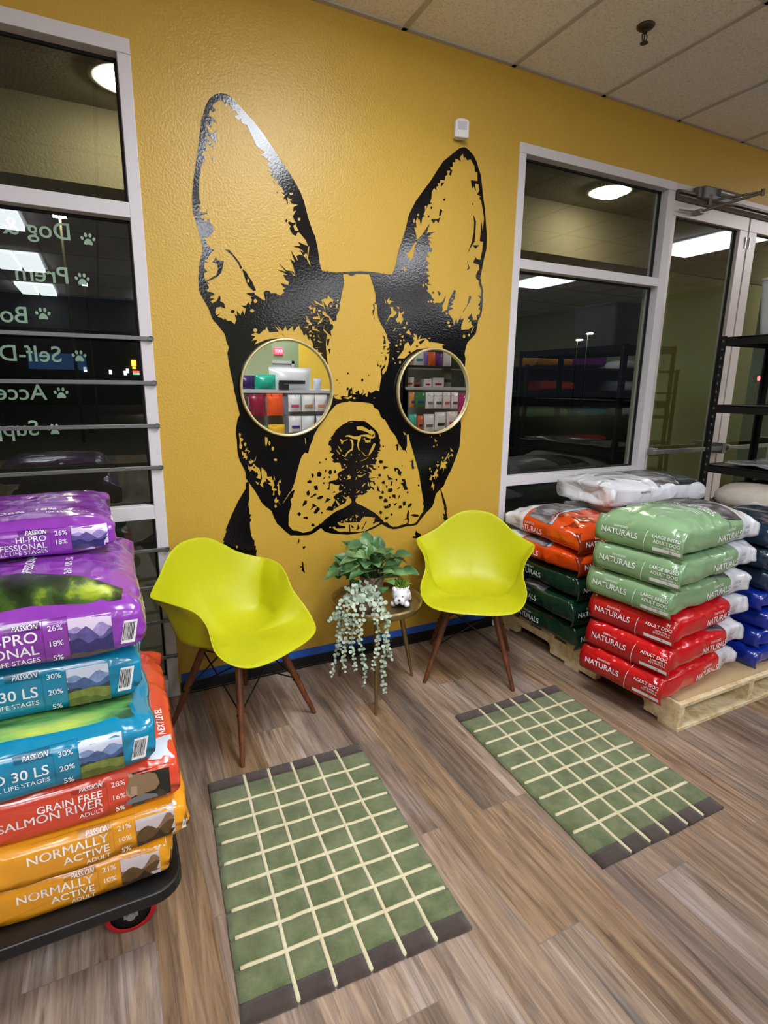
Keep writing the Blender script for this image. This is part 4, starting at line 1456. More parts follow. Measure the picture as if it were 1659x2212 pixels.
def rug(label, corners):
    """corners: far-left, far-right, near-right, near-left on the floor"""
    c = sum((Vector((*q, 0)) for q in corners), Vector()) / 4
    fl_, fr_, nr_, nl_ = (Vector((*q, 0)) - c for q in corners)
    r = empty('rug', c)
    tag(r, label, 'rug', 'green grid rugs')

    def P(u, v, z):
        p = fl_.lerp(fr_, u).lerp(nl_.lerp(nr_, u), v)
        p += Vector((.0025 * noise.noise((u * 8, v * 8, c.x)), .0025 * noise.noise((u * 8, v * 8, c.x + 9)), 0))
        return (p.x, p.y, z)
    us = [0, .215, .367, .52, .672, .825, 1]
    V0 = .062
    vs_ = [V0 + (1 - 2 * V0) * k / 9 for k in range(10)]
    hw, hv = .0105, .0075

    def pad(u0, u1, v0, v1, z0, z1, n, m, ed=.004):
        """a soft-edged block of pile"""
        mb = MB()
        vv = []
        for i in range(n + 1):
            for j in range(m + 1):
                a = u0 + (u1 - u0) * i / n
                b = v0 + (v1 - v0) * j / m
                e = 1 if (i in (0, n) or j in (0, m)) else 0
                z = z1 - (ed if e else 0) + .0012 * noise.noise((a * 40, b * 60, c.x * 3))
                vv.append(P(a, b, z))
        top = [(i * (m + 1) + j, i * (m + 1) + j + 1, (i + 1) * (m + 1) + j + 1, (i + 1) * (m + 1) + j) for i in range(n) for j in range(m)]
        ring = [i * (m + 1) for i in range(n + 1)] + [n * (m + 1) + j for j in range(1, m + 1)] + [i * (m + 1) + m for i in range(n - 1, -1, -1)] + [j for j in range(m - 1, 0, -1)]
        base = len(vv)
        for q in ring:
            vv.append((vv[q][0], vv[q][1], z0))
        K = len(ring)
        sd = [(ring[k], ring[(k + 1) % K], base + (k + 1) % K, base + k) for k in range(K)]
        mb.add(vv, top + sd, 0, True)
        return mb
    T = .013
    field = MB()
    # backing
    bk = pad(0.004, .996, .004, .996, 0, .004, 4, 4, .0)
    field.add(bk.v, bk.f, 0, False)
    for i in range(6):
        for j in range(9):
            u0 = us[i] + (hw * .55 if i else 0)
            u1 = us[i + 1] - (hw * .55 if i < 5 else 0)
            v0 = vs_[j] + (hv * .55 if j else 0)
            v1 = vs_[j + 1] - (hv * .55 if j < 8 else 0)
            q = pad(u0, u1, v0, v1, .003, T, 6, 6)
            field.add(q.v, q.f, 0, True)
    field.build('green_pile', M_RG, r)
    for (v0, v1) in ((0, V0), (1 - V0, 1)):
        bd = MB()
        for i in range(6):
            q = pad(us[i] + (hw * .55 if i else 0), us[i + 1] - (hw * .55 if i < 5 else 0), v0, v1, .002, T, 5, 4)
            bd.add(q.v, q.f, 0, True)
        bd.build('brown_border', M_RB, r)
    ln = MB()
    for i in range(1, 6):
        q = pad(us[i] - hw * .78, us[i] + hw * .78, .006, .994, .002, T + .0005, 2, 60, .0015)
        ln.add(q.v, q.f, 0, True)
    for j in range(1, 9):
        q = pad(.022, .985, vs_[j] - hv * .8, vs_[j] + hv * .8, .002, T + .0008, 40, 2, .0015)
        ln.add(q.v, q.f, 0, True)
    ln.build('cream_grid_lines', M_RC, r)


rug('green rug with cream grid in front of the left chair, nearest the camera', [(.223, -.684), (.812, -.71), (.768, -1.561), (.158, -1.53)])
rug('green rug with cream grid beside the wooden pallet', [(1.276, -.715), (1.864, -.71), (1.818, -1.584), (1.238, -1.578)])
# ------------------------------------------------------------------ bags of dog food
M_WHT = mat('white_ink', '#f2f2f4', rough=.32)
M_GREYT = mat('grey_ink', '#7d8084', rough=.35)
M_DARKT = mat('dark_ink', '#2c2c30', rough=.35)
M_REDT = mat('red_ink', '#b8323a', rough=.35)
M_WEND = mat('white_film', '#dfe1e8', rough=.22, coat=.35, bump=.85, bscale=12, bdist=.02, detail=4., ridged=True)
M_DOGPH = ramp_mat('grey_coat_print', [(.28, '#17161a'), (.5, '#5d5a5e'), (.7, '#a9a6a8')], scale=9, detail=8, rough=.28, axis=(1, 3, 1), distort=.8)
M_BLUEE = mat('pale_blue_ink', '#8cc7e0', rough=.3)


def film(name, c, rough=.2, bump=.85, sc=12, coat=.5):
    return mat(name, c, rough=rough, coat=coat, bump=bump, bscale=sc, bdist=.02, detail=4., ridged=True)


FILM = dict(sage=film('sage_film', '#86a97f'), red=film('red_film', '#d3131c'), dgreen=film('dark_green_film', '#0e3526'), orange=film('orange_film', '#dd4a12'),
            navy=film('navy_film', '#1d3247'), blue=film('blue_film', '#0b2da0'), white=M_WEND, purple=film('purple_film', '#8a3aa8'), teal=film('teal_film', '#0a84ab'),
            salmon=film('salmon_film', '#d8492f'), amber=film('amber_film', '#e39a1c'), taupe=film('taupe_film', '#a08a84'))
DARK = dict(sage='#7da075', red='#b81219', dgreen='#0b2c20', orange='#8c2c10', navy='#1b2f44', blue='#0b2890', white='#c8cad2', purple='#5d1f74', teal='#07607f', salmon='#a83322', amber='#b87812')  # darker film tones for ink; on folded ends they paint in the shading
M_LAND = ramp_mat('hills_print', [(.3, '#2f3d1c'), (.45, '#6d7a35'), (.55, '#4b5f86'), (.7, '#b7c4dd')], scale=5, detail=6, rough=.28, axis=(1, 1, 9))
M_MOUNT = ramp_mat('violet_hills_print', [(.3, '#2b2550'), (.5, '#4a4c88'), (.62, '#b9a7d8'), (.75, '#e6d9f0')], scale=5, detail=6, rough=.28, axis=(1, 1, 9))
M_BEAR = ramp_mat('dark_woods_print', [(.35, '#15130f'), (.5, '#3a2f25'), (.6, '#7b6a58'), (.75, '#c9c2bb')], scale=14, detail=6, rough=.28)
M_AUT = ramp_mat('autumn_hills_print', [(.3, '#2a1d12'), (.48, '#6b4a22'), (.58, '#8a6f4a'), (.75, '#c8bdb8')], scale=12, detail=7, rough=.28, axis=(1, 1, 2))
M_FOREST = ramp_mat('forest_print', [(.3, '#0c140a'), (.48, '#27361a'), (.58, '#3f5a22'), (.72, '#b3c52c')], scale=6, detail=8, rough=.26, axis=(1, 2, 1), distort=.6)
M_MEADOW = ramp_mat('meadow_print', [(.35, '#14241c'), (.5, '#2f5a36'), (.6, '#6fae5c'), (.75, '#c8d45a')], scale=5, detail=6, rough=.26, axis=(2, .6, 1))


class Bag:
    def __init__(s, L, W, T, seed, dome=.012, flat_end=True, seal=True, ripple=.004, n=44, m=40, ex=4.2, bulge=.0):
        s.L, s.W, s.T = L, W, T
        rr = random.Random(seed)
        off = Vector((rr.uniform(0, 50), rr.uniform(0, 50), rr.uniform(0, 50)))
        vs = []
        s.n = n
        us = []
        for i in range(m + 1):
            t = i / m
            us.append(-math.cos(PI * t) * .35 + (2 * t - 1) * .65)
        s.us = us
        rings = []
        for u in us:
            if flat_end and u < -.8:
                q = (-.8 - u) / .2
                wf = 1 - .03 * q ** 3
                tf = 1 - .26 * q ** 2.5
                zl = .05 * s.T * q ** 2
            else:
                wf, tf = 1., 1.
                zl = 0.
            if u > .55:
                q = (u - .55) / .45
                if seal:
                    tf = 1 - .16 * q ** 4
                    wf = 1 - .05 * math.sin(PI * q) + .05 * q ** 4
                    zl = s.T * .06 * q ** 4
                else:
                    tf = 1 - .35 * q ** 3
                    wf = 1 - .06 * q ** 3
                    zl = s.T * .1 * q ** 3
            ring = []
            for k in range(n):
                a = 2 * PI * k / n
                c_, s_ = math.cos(a), math.sin(a)
                y = math.copysign(abs(c_) ** (2 / ex), c_)
                zz = math.copysign(abs(s_) ** (2 / ex), s_)
                h = s.T * tf * .5
                yy = y * W * .5 * wf * (1 + bulge * (1 - zz * zz))
                z = zl + h + zz * h
                if zz > 0:
                    z += dome * zz * max(0, 1 - abs(y) ** 3) * max(0, 1 - abs(u) ** 3)
                p = Vector((u * L * .5, yy, z))
                d = noise.noise(p * 7 + off) * ripple * 1.4
                # folds run along the bag ends
                e = max(0, abs(u) - .45) / .55
                d += (abs(noise.noise(Vector((p.x * 5, p.y * 22, p.z * 30)) + off)) - .25) * ripple * 2.6 * e
                d -= abs(noise.noise(Vector((p.x * 16, p.y * 9, p.z * 14)) + off)) * ripple * .8
                nv = Vector((0, y * abs(y), zz * abs(zz)))
                p += nv * d
                p.z = max(p.z, .0)
                if u > .93 and seal:
                    p.z += noise.noise(Vector((p.y * 16, off.x, 0))) * .016 * (u - .93) / .07
                    p.x += noise.noise(Vector((p.y * 9, off.y, 3))) * .012
                ring.append(p)
            rings.append(ring)
        s.v = [tuple(p) for r in rings for p in r]
        s.f = []
        s.fu = []
        for i in range(m):
            for k in range(n):
                k2 = (k + 1) % n
                s.f.append((i * n + k, i * n + k2, (i + 1) * n + k2, (i + 1) * n + k))
                s.fu.append((us[i] + us[i + 1]) / 2)
        # caps
        for i, sgn in ((0, -1), (m, 1)):
            base = i * n
            prev = list(range(base, base + n))
            cen = sum((Vector(s.v[j]) for j in prev), Vector()) / n
            for q in (.66, .33):
                nx = []
                for j in prev:
                    p0 = Vector(s.v[base + (j - prev[0])])
                    nx.append(len(s.v) + len(nx))
                new = [Vector(s.v[base + k]).lerp(cen, 1 - q) + Vector(((sgn * .004 if sgn < 0 or not seal else -.03) * (1 - q), 0, 0)) for k in range(n)]
                o = len(s.v)
                s.v += [tuple(p) for p in new]
                cur = list(range(o, o + n))
                for k in range(n):
                    k2 = (k + 1) % n
                    s.f.append((prev[k], prev[k2], cur[k2], cur[k]) if sgn > 0 else (prev[k2], prev[k], cur[k], cur[k2]))
                    s.fu.append(sgn)
                prev = cur
            o = len(s.v)
            s.v.append(tuple(cen + Vector(((sgn * .005 if sgn < 0 or not seal else -.04), 0, 0))))
            for k in range(n):
                s.f.append((prev[k], prev[(k + 1) % n], o))
                s.fu.append(sgn)
        s.bvh = BVHTree.FromPolygons([Vector(v) for v in s.v], s.f)
        s.prints = []   # (verts, faces, material)

    def frame(s, face):
        L, W, T = s.L, s.W, s.T
        if face == 'S-':
            return Vector((0, -W, T / 2)), Vector((1, 0, 0)), Vector((0, 0, 1)), Vector((0, 1, 0))
        if face == 'S+':
            return Vector((0, W, T / 2)), Vector((-1, 0, 0)), Vector((0, 0, 1)), Vector((0, -1, 0))
        if face == 'E':
            return Vector((-L, 0, T / 2)), Vector((0, -1, 0)), Vector((0, 0, 1)), Vector((1, 0, 0))
        if face == 'E+':
            return Vector((L, 0, T / 2)), Vector((0, 1, 0)), Vector((0, 0, 1)), Vector((-1, 0, 0))
        return Vector((0, 0, T * 3)), Vector((1, 0, 0)), Vector((0, 1, 0)), Vector((0, 0, -1))

    def stamp(s, face, v2, fs, m, a=0, b=0, rot=0, off=.0012, slant=0.):
        O, A, B, D = s.frame(face)
        cr, sr = math.cos(R(rot)), math.sin(R(rot))
        out = []
        ok = []
        for (x, y) in v2:
            x += slant * y
            p = O + A * (a + x * cr - y * sr) + B * (b + x * sr + y * cr)
            h = s.bvh.ray_cast(p, D)
            if h[0] is None:
                ok.append(False)
                out.append(p)
            else:
                n = h[1]
                if n.dot(D) > 0:
                    n = -n
                ok.append(n.dot(-D) > (.12 if face == 'T' else .3))
                out.append(h[0] + n * off)
        fs = [f for f in fs if all(ok[i] for i in f)]
        if fs:
            s.prints.append((out, fs, m))

    def text(s, face, t, size, m, a=0, b=0, rot=0, bold=0., al='c', off=.0022, slant=0.):
        v, f, w = text2d(t, size, bold)
        dx = {'c': 0, 'l': w / 2, 'r': -w / 2}[al]
        s.stamp(face, [(x + dx, y) for x, y in v], f, m, a, b, rot, off, slant)
        return w

    def rect(s, face, a0, a1, b0, b1, m, na=8, nb=6, off=.0010, rot=0, skew=0.):
        v, f = grid2d(a0, a1, b0, b1, na, nb)
        v = [(x + skew * (y - b0), y) for x, y in v]
        s.stamp(face, v, f, m, 0, 0, rot, off)

    def poly(s, face, pts, m, off=.0022, step=.018):
        """outline filled with a fine triangle mesh"""
        xs = [p[0] for p in pts]
        ys = [p[1] for p in pts]
        vv = [Vector(p) for p in pts]
        n = len(vv)
        x = min(xs) + step / 2
        while x < max(xs):
            y = min(ys) + step / 2
            while y < max(ys):
                vv.append(Vector((x, y)))
                y += step
            x += step
        ov, oe, of, _, _, _ = delaunay_2d_cdt(vv, [], [list(range(n))], 1, 1e-5)
        s.stamp(face, [tuple(v) for v in ov], [list(f) for f in of], m, 0, 0, 0, off)

    def build(s, root, main, end=None, u_end=2., name='bag_body', u_low=-2., low=None):
        """main film mesh carrying its printing; a differently coloured end is a part of its own"""
        sets = [(name, main, [i for i, u in enumerate(s.fu) if u_low <= u < u_end])]
        if end:
            sets.append(('sealed_end', end, [i for i, u in enumerate(s.fu) if u >= u_end]))
        if low:
            sets.append(('bottom_panel', low, [i for i, u in enumerate(s.fu) if u < u_low]))
        obs = []
        for si, (nm, m, idx) in enumerate(sets):
            mb = MB()
            mp = {}
            vs = []
            fs = []
            for i in idx:
                g = []
                for j in s.f[i]:
                    if j not in mp:
                        mp[j] = len(vs)
                        vs.append(s.v[j])
                    g.append(mp[j])
                fs.append(g)
            mb.add(vs, fs, 0, True)
            mats = [m]
            if si == 0:
                for (pv, pf, pm) in s.prints:
                    if pm not in mats:
                        mats.append(pm)
                    mb.add(pv, pf, mats.index(pm), True)
            me = bpy.data.meshes.new(nm)
            me.from_pydata(mb.v, [], mb.f)
            for q in mats:
                me.materials.append(q)
            me.polygons.foreach_set('material_index', mb.m)
            me.polygons.foreach_set('use_smooth', mb.sm)
            bm = bmesh.new()
            bm.from_mesh(me)
            bmesh.ops.recalc_face_normals(bm, faces=[f for f in bm.faces if f.material_index == 0])
            bm.to_mesh(me)
            bm.free()
            me.update()
            o = bpy.data.objects.new(nm, me)
            COL.objects.link(o)
            o.parent = root
            obs.append(o)
        return obs


def panel(bag, root, W, T, m, prints):
    """flat folded bottom of a bag: a stiff square-edged flap with its own printing"""
    x = -bag.L / 2 - .006
    mb = MB()
    n, k = 16, 12
    vs = []
    rr = random.Random(int(T * 9999) + int(root.location.z * 777))
    ph = rr.uniform(0, 20)

    def P(a, b, d=0.):
        t = (b + T / 2) / T
        lean = .03 * max(0., (t - .45) / .55) ** 2 + .01 * max(0., (.3 - t) / .3) ** 2
        return (x - d + lean + .005 * noise.noise((a * 9, b * 12, ph)), -a, b + T / 2 - .006 * max(0., (t - .6) / .4))
    for i in range(n + 1):
        for j in range(k + 1):
            vs.append(P(-W / 2 + W * i / n, -T / 2 + T * j / k))
    mb.add(vs, [(i * (k + 1) + j, (i + 1) * (k + 1) + j, (i + 1) * (k + 1) + j + 1, i * (k + 1) + j + 1) for i in range(n) for j in range(k)], 0, True)
    o = mb.build('bottom_panel', m, root, solid=.004)
    pr = MB()
    mats = []
    for (v2, fs, pm, a, b, off) in prints:
        if pm not in mats:
            mats.append(pm)
        pr.add([P(a + v[0], b + v[1], .002 + off) for v in v2], fs, mats.index(pm), True)
    if mats:
        pr.build('panel_print', mats, o)
    return o


def ptext(t, size, m, a, b, bold=0., al='c', off=.001):
    v, f, w = text2d(t, size, bold)
    dx = {'c': 0, 'l': w / 2, 'r': -w / 2}[al]
    return ([(x + dx, y) for x, y in v], f, m, a, b, off)


def prect(a0, a1, b0, b1, m, off=.0005):
    v, f = grid2d(a0, a1, b0, b1, 6, 2)
    return (v, f, m, 0, 0, off)


def dogmark(cx, cy, s):
    pts = [(-1, .2), (-.8, .75), (-.55, .95), (-.35, .7), (-.1, .55), (.6, .5), (.95, .9), (1, .8), (.75, .35), (.72, -.9), (.55, -.9), (.5, -.2), (-.2, -.15), (-.25, -.9), (-.42, -.9), (-.5, .05), (-.7, .3), (-.95, .3)]
    return [(cx + s * a, cy + s * b) for a, b in pts]


def tri(pts):
    ov, oe, of, _, _, _ = delaunay_2d_cdt([Vector(p) for p in pts], [], [list(range(len(pts)))], 1, 1e-6)
    return [tuple(v) for v in ov], [list(f) for f in of]


def kibble_bag(style, loc, rz, L, W, T, seed, label, top=False, group=None, lines=('ADULT DOG',), uend=.54):
    r = empty('dog_food_bag', loc, rz)
    tag(r, label, 'dog food bag', group)
    b = Bag(L, W, T, seed, dome=.045 if top else .004, ripple=.0075)
    dk = film(style + '_panel', DARK[style], rough=.24, bump=.55)
    # long sides
    for f in ('S-', 'S+'):
        c = .085 if f == 'S-' else -.05
        b.text(f, 'NATURALS', .027, M_WHT, a=c - .03, b=-.008, bold=.014)
        b.text(f, 'DIAMOND', .011, M_WHT, a=c - .03, b=.02, bold=.004)
    # front of the bag lying uppermost
    if top or seed % 2:
        b.poly('T', [(L * .05, -W * .43), (L * .25, -W * .47), (L * .29, 0), (L * .2, W * .45), (-L * .1, W * .47), (-L * .05, W * .1)], M_DOGPH)
    if style == 'orange':
        for q in ([(-L * .055, W * .11), (L * .015, -W * .43), (-L * .02, -W * .43), (-L * .085, W * .09)], [(-L * .055, W * .11), (-L * .1, W * .46), (-L * .13, W * .46), (-L * .085, W * .09)]):
            b.poly('T', q, M_BLUEE, off=.003)
    if top:
        for q in ([(-.26, .05), (-.2, .12), (-.12, .11), (-.16, .04)], [(-.1, .14), (-.03, .17), (-.0, .1), (-.07, .08)], [(-.24, .16), (-.16, .19), (-.18, .14)], [(-.12, .02), (-.05, .06), (-.03, -.0)]):
            b.poly('T', [(x * L / .6, y) for x, y in q], dk, step=.02)
        if style == 'sage':
            b.text('T', 'LARGE BREED', .02, M_WHT, a=.0, b=-.06, rot=-86, bold=.012)
            b.text('T', 'ADULT DOG', .02, M_WHT, a=-.028, b=-.075, rot=-86, bold=.012)
            for k in range(3):
                b.rect('T', -.062 - .016 * k, -.059 - .016 * k, -.13, .03 - .02 * k, M_WHT, 1, 10)
    # printing on the white end
    uw = uend * L / 2
    gt = M_GREYT if style != 'red' else M_REDT
    for f, sg in (('S-', 1), ('S+', -1)):
        aa = sg * (uw + .052)
        b.text(f, 'LARGE' if style == 'sage' else 'ADULT', .013, gt, a=aa, b=.008)
        b.text(f, 'ADULT' if style == 'sage' else 'DOG', .013, gt, a=aa, b=-.014)
    b.build(r, FILM[style], M_WEND, uend)
    # folded bottom
    pr = [ptext('NATURALS', .0245, M_WHT, -W * .2, -.004, .016), ptext('DIAMOND', .0095, M_WHT, -W * .19, .0225, .004), ]
    v, f = tri(dogmark(-W * .26, -.042, .012))
    arc = [(.03 - .03 * math.cos(t), .13 * math.sin(t)) for t in np.linspace(-.5, .5, 9)]
    v = []
    for i in range(9):
        t = i / 8
        y = -T / 2 + T * t
        xx = .034 + .02 * t * t
        v += [(xx - .0012, y), (xx + .0012, y)]
    pr.append((v, [(2 * i, 2 * i + 1, 2 * i + 3, 2 * i + 2) for i in range(8)], M_WHT, 0, 0, .0008))
    yy = .014
    for t in lines:
        pr.append(ptext(t, .0138, M_WHT, W * .47, yy, .008, 'r'))
        yy -= .021
    for t in ('LAMB MEAL &', 'RICE FORMULA'):
        pr.append(ptext(t, .0072, M_WHT, W * .46, yy + .004, .0, 'r'))
        yy -= .011
    pr.append(prect(.075, W * .485, -T * .37, -T * .25, M_WHT))
    v, f = tri(dogmark(W * .38, -T * .31, .006))
    pr.append((v, f, M_GREYT, 0, 0, .001))
    v, f = tri(dogmark(W * .42, .034, .009))
    pr.append((v, f, M_WHT, 0, 0, .001))
    panel(b, r, W * 1.0, T * .97, dk, pr if lines else [])
    return r


# ------------------------------------------------------------------ the wooden pallet with its stacks
M_PINE = ramp_mat('raw_pine', [(.3, '#c4a878'), (.5, '#e2cea2'), (.7, '#efe0bc')], scale=3, detail=6, rough=.75, axis=(9, 9, 9), distort=.7)
M_CARD = mat('brown_cardboard', '#b79c76', rough=.85, bump=.15, bscale=40)
pa = empty('pallet', (2.07, -1.222, 0))
tag(pa, 'raw pine pallet under the stacks of dog food by the right window', 'pallet')
for k in range(7):
    y0 = .0 + k * (1.22 - .1) / 6
    MB().box(0, 1.02, y0, y0 + .1, .113, .131).build('deck_board', M_PINE, pa, bevel=.002)
for k in range(3):
    y0 = (.0, .56, 1.12)[k]
    MB().box(0, 1.02, y0, y0 + .1, 0, .018).build('bottom_board', M_PINE, pa, bevel=.002)


def notch(y0, y1, z, n=5):
    r_ = .03
    return [(y0, .018)] + [(y0 + r_ - r_ * math.cos(t), z - r_ + r_ * math.sin(t)) for t in np.linspace(0, PI / 2, n)] + [(y1 - r_ + r_ * math.sin(t), z - r_ + r_ * math.cos(t)) for t in np.linspace(0, PI / 2, n)] + [(y1, .018)]


outl = [(0.004, .018)] + notch(.17, .45, .072) + notch(.77, 1.05, .072) + [(1.216, .018), (1.216, .113), (0.004, .113)]
for x in (.0, .4925, .985):
    MB().prism(outl, 'x', x, x + .036).build('stringer', M_PINE, pa)
cb = MB()
v, f = grid2d(2.085, 3.08, -1.2, -.02, 24, 24)
cb.add([(x, y, .1345 + .0015 * noise.noise((x * 4, y * 4, 1))) for x, y in v], f, 0, True)
o = cb.build('cardboard_sheet', M_CARD, solid=.003)
tag(o, 'thin brown cardboard sheet lying on the pallet under the bags', 'cardboard')
Z0 = .1375
ORD = ['topmost', 'second', 'third', 'fourth', 'fifth', 'sixth']

# front stack: three sage bags on three red ones
T = .1265
rz = R(6.5)
ca, sa = math.cos(rz), math.sin(rz)
for k in range(6):
    st = 'red' if k < 3 else 'sage'
    L, W = .60, .405
    rr = random.Random(40 + k)
    px, py = 1.985, -1.2            # near corner of the folded ends
    dx = (-.012, .002, .014, -.006, -.002, .004)[k]
    cx = px + dx + ca * L / 2 - sa * W / 2
    cy = py + (.004, -.006, .004, .01, -.008, .0)[k] + sa * L / 2 + ca * W / 2
    nm = {5: 'topmost sage green dog food bag, domed, on the front stack of the pallet', 4: 'sage green dog food bag second from the top of the front stack',
          3: 'lowest sage green dog food bag, lying on the red bags', 2: 'topmost of the three red dog food bags, just under the sage green ones',
          1: 'middle one of the three red dog food bags on the pallet', 0: 'bottom red dog food bag, lying on the pallet cardboard'}[k]
    kibble_bag(st, (cx, cy, Z0 + k * T), rz + R(rr.uniform(-1.5, 1.5)), L, W, T * .985, 40 + k, nm, top=(k == 5), group=('sage green bags on the front stack' if k > 2 else 'red bags on the front stack'),
               lines=('LARGE BREED', 'ADULT DOG') if k > 2 else ('ADULT DOG',))
# left rear stack: dark green below, orange on top
for k in range(5):
    st = 'dgreen' if k < 3 else 'orange'
    T_ = .131 if k < 3 else .112
    z = Z0 + (k * .131 if k < 3 else .393 + (k - 3) * .112)
    L, W = (.56, .40) if k < 3 else (.58, .42)
    nm = {4: 'upper orange dog food bag with a white end, behind the right yellow chair', 3: 'lower orange dog food bag, lying on the dark green ones',
          2: 'upper dark green dog food bag, just under the orange ones', 1: 'middle dark green dog food bag behind the right yellow chair', 0: 'bottom dark green dog food bag on the rear edge of the pallet'}[k]
    b = kibble_bag(st, (2.0 + W / 2 + (.012, -.006, .0, -.02, .0)[k], -.668 + L / 2, z), PI / 2 + R((1, -1.5, .5, 1.5, -2)[k]), L, W, T_ * .985, 60 + k, nm, top=(k == 4),
                   group='dark green bags on the pallet' if k < 3 else 'orange bags on the pallet', lines=('ADULT DOG',), uend=.45 if k > 2 else 1.2)
# rear stack: white ended bags
for k in range(6):
    nm = {5: 'white dog food bag on top of the rear stack, under the right window', 4: 'white dog food bag just beneath the top one of the rear stack'}.get(k, 'white bag buried in the rear stack between the other stacks')
    r = empty('dog_food_bag', (2.735 + (.0, .01, 0, .01, .02, -.05)[k], -.36, Z0 + k * .1335), PI + R((0, 1, -1, 2, 0, -4)[k]))
    tag(r, nm, 'dog food bag', 'white bags in the rear stack')
    b = Bag(.70, .42, .134, 80 + k, dome=.02 if k == 5 else .004, ripple=.006)
    if k == 5:
        b.text('T', 'NATURALS', .03, M_GREYT, a=.15, b=-.02, rot=0, bold=.01)
        b.text('T', 'DIAMOND', .012, M_GREYT, a=.15, b=.022, rot=0, bold=.004)
        b.poly('T', dogmark(.255, .1, .016), M_GREYT, step=.02)
        b.text('T', 'LARGE', .008, M_GREYT, a=.255, b=.075)
        b.text('T', 'SENSITIVE', .008, M_GREYT, a=.25, b=.06)
        b.poly('T', [(-.02, -.2), (.05, .0), (.02, .2), (-.14, .2), (-.15, -.2)], M_DOGPH)
        b.poly('T', [(-.15, -.2), (-.14, .2), (-.33, .19), (-.33, -.19)], mat('charcoal_film', '#2f3a3d', rough=.22, coat=.4))
    if k >= 4:
        b.text('S+', 'NATURALS', .026, M_DARKT, a=.12, b=-.04, bold=.01)
        b.text('S+', 'SENSITIVE', .012, M_DARKT, a=-.12, b=.02, bold=.004)
    b.build(r, M_WEND)
# right stack: navy on blue, only its near corner shows
for k in range(7):
    st = 'blue' if k < 4 else 'navy'
    T_ = .096 if k < 4 else .106
    z = Z0 + (k * .096 if k < 4 else .384 + (k - 4) * .106)
    nm = {6: 'topmost navy dog food bag at the right edge of the picture', 5: 'middle navy dog food bag at the right edge of the picture', 4: 'lowest navy dog food bag, lying on the bright blue ones',
          3: 'topmost bright blue dog food bag, just under the navy ones', 2: 'second bright blue dog food bag from the top', 1: 'second bright blue dog food bag from the bottom', 0: 'bottom bright blue dog food bag on the pallet at the right edge of the picture'}[k]
    L, W = .56, .40
    kibble_bag(st, (2.655 + L / 2 + (.0, .02, .03, .0, .02, -.01, -.02)[k], -1.17 + W / 2, z), R((2, 0, 3, -1, 1, 0, 3)[k]), L, W, T_ * .985, 90 + k, nm, top=False,
               group='navy bags on the pallet' if k > 3 else 'bright blue bags on the pallet', lines=())

# ------------------------------------------------------------------ platform cart with its stack
M_CARTD = mat('black_cart_deck', '#0c0c0d', rough=.4, bump=.1, bscale=120)
M_RUB = mat('red_polyurethane', '#b3161c', rough=.45)
M_ZINC = mat('zinc_plate', '#aeb0b2', rough=.35, metal=.8)
ct = empty('platform_cart', (0, 0, 0))
tag(ct, 'black platform cart with red wheels under the stack of dog food bags', 'cart')
x0, x1, y0, y1, rc = -.72, .078, -1.275, -.42, .07
out = []
for (cx, cy, a0) in ((x1 - rc, y0 + rc, -90), (x1 - rc, y1 - rc, 0), (x0 + rc, y1 - rc, 90), (x0 + rc, y0 + rc, 180)):
    for t in range(0, 91, 15):
        out.append((cx + rc * math.cos(R(a0 + t)), cy + rc * math.sin(R(a0 + t))))
MB().prism(out, 'z', .165, .2).build('deck', M_CARTD, ct, bevel=.006, segs=3)
for (wx, wy) in ((-.052, -1.152), (-.052, -.53), (-.58, -1.152), (-.58, -.53)):
    wh = MB()
    M = Matrix.Translation((wx, wy, .066)) @ Matrix.Rotation(PI / 2, 4, 'X') @ Matrix.Translation((0, 0, -.016))
    wh.lathe([(.05, .0), (.058, -.001), (.065, .004), (.066, .016), (.065, .028), (.058, .033), (.05, .032)], 40, 0, M)
    w_ = wh.build('wheel', M_RUB, ct)
    MB().lathe([(0, .003), (.05, .001), (.05, .031), (0, .029)], 36, 0, M).build('wheel_hub', M_CARTD, w_)
    fk = MB()
    for s_ in (-1, 1):
        fk.box(wx - .018, wx + .018, wy + s_ * .023 - .002, wy + s_ * .023 + .002, .055, .155)
        fk.tube([(wx, wy + s_ * .022, .066), (wx, wy + s_ * .033, .066)], .011, 12)
    fk.box(wx - .028, wx + .028, wy - .026, wy + .026, .15, .158).box(wx - .045, wx + .045, wy - .04, wy + .04, .158, .165)
    fk.build('caster_fork', M_ZINC, ct, bevel=.002)


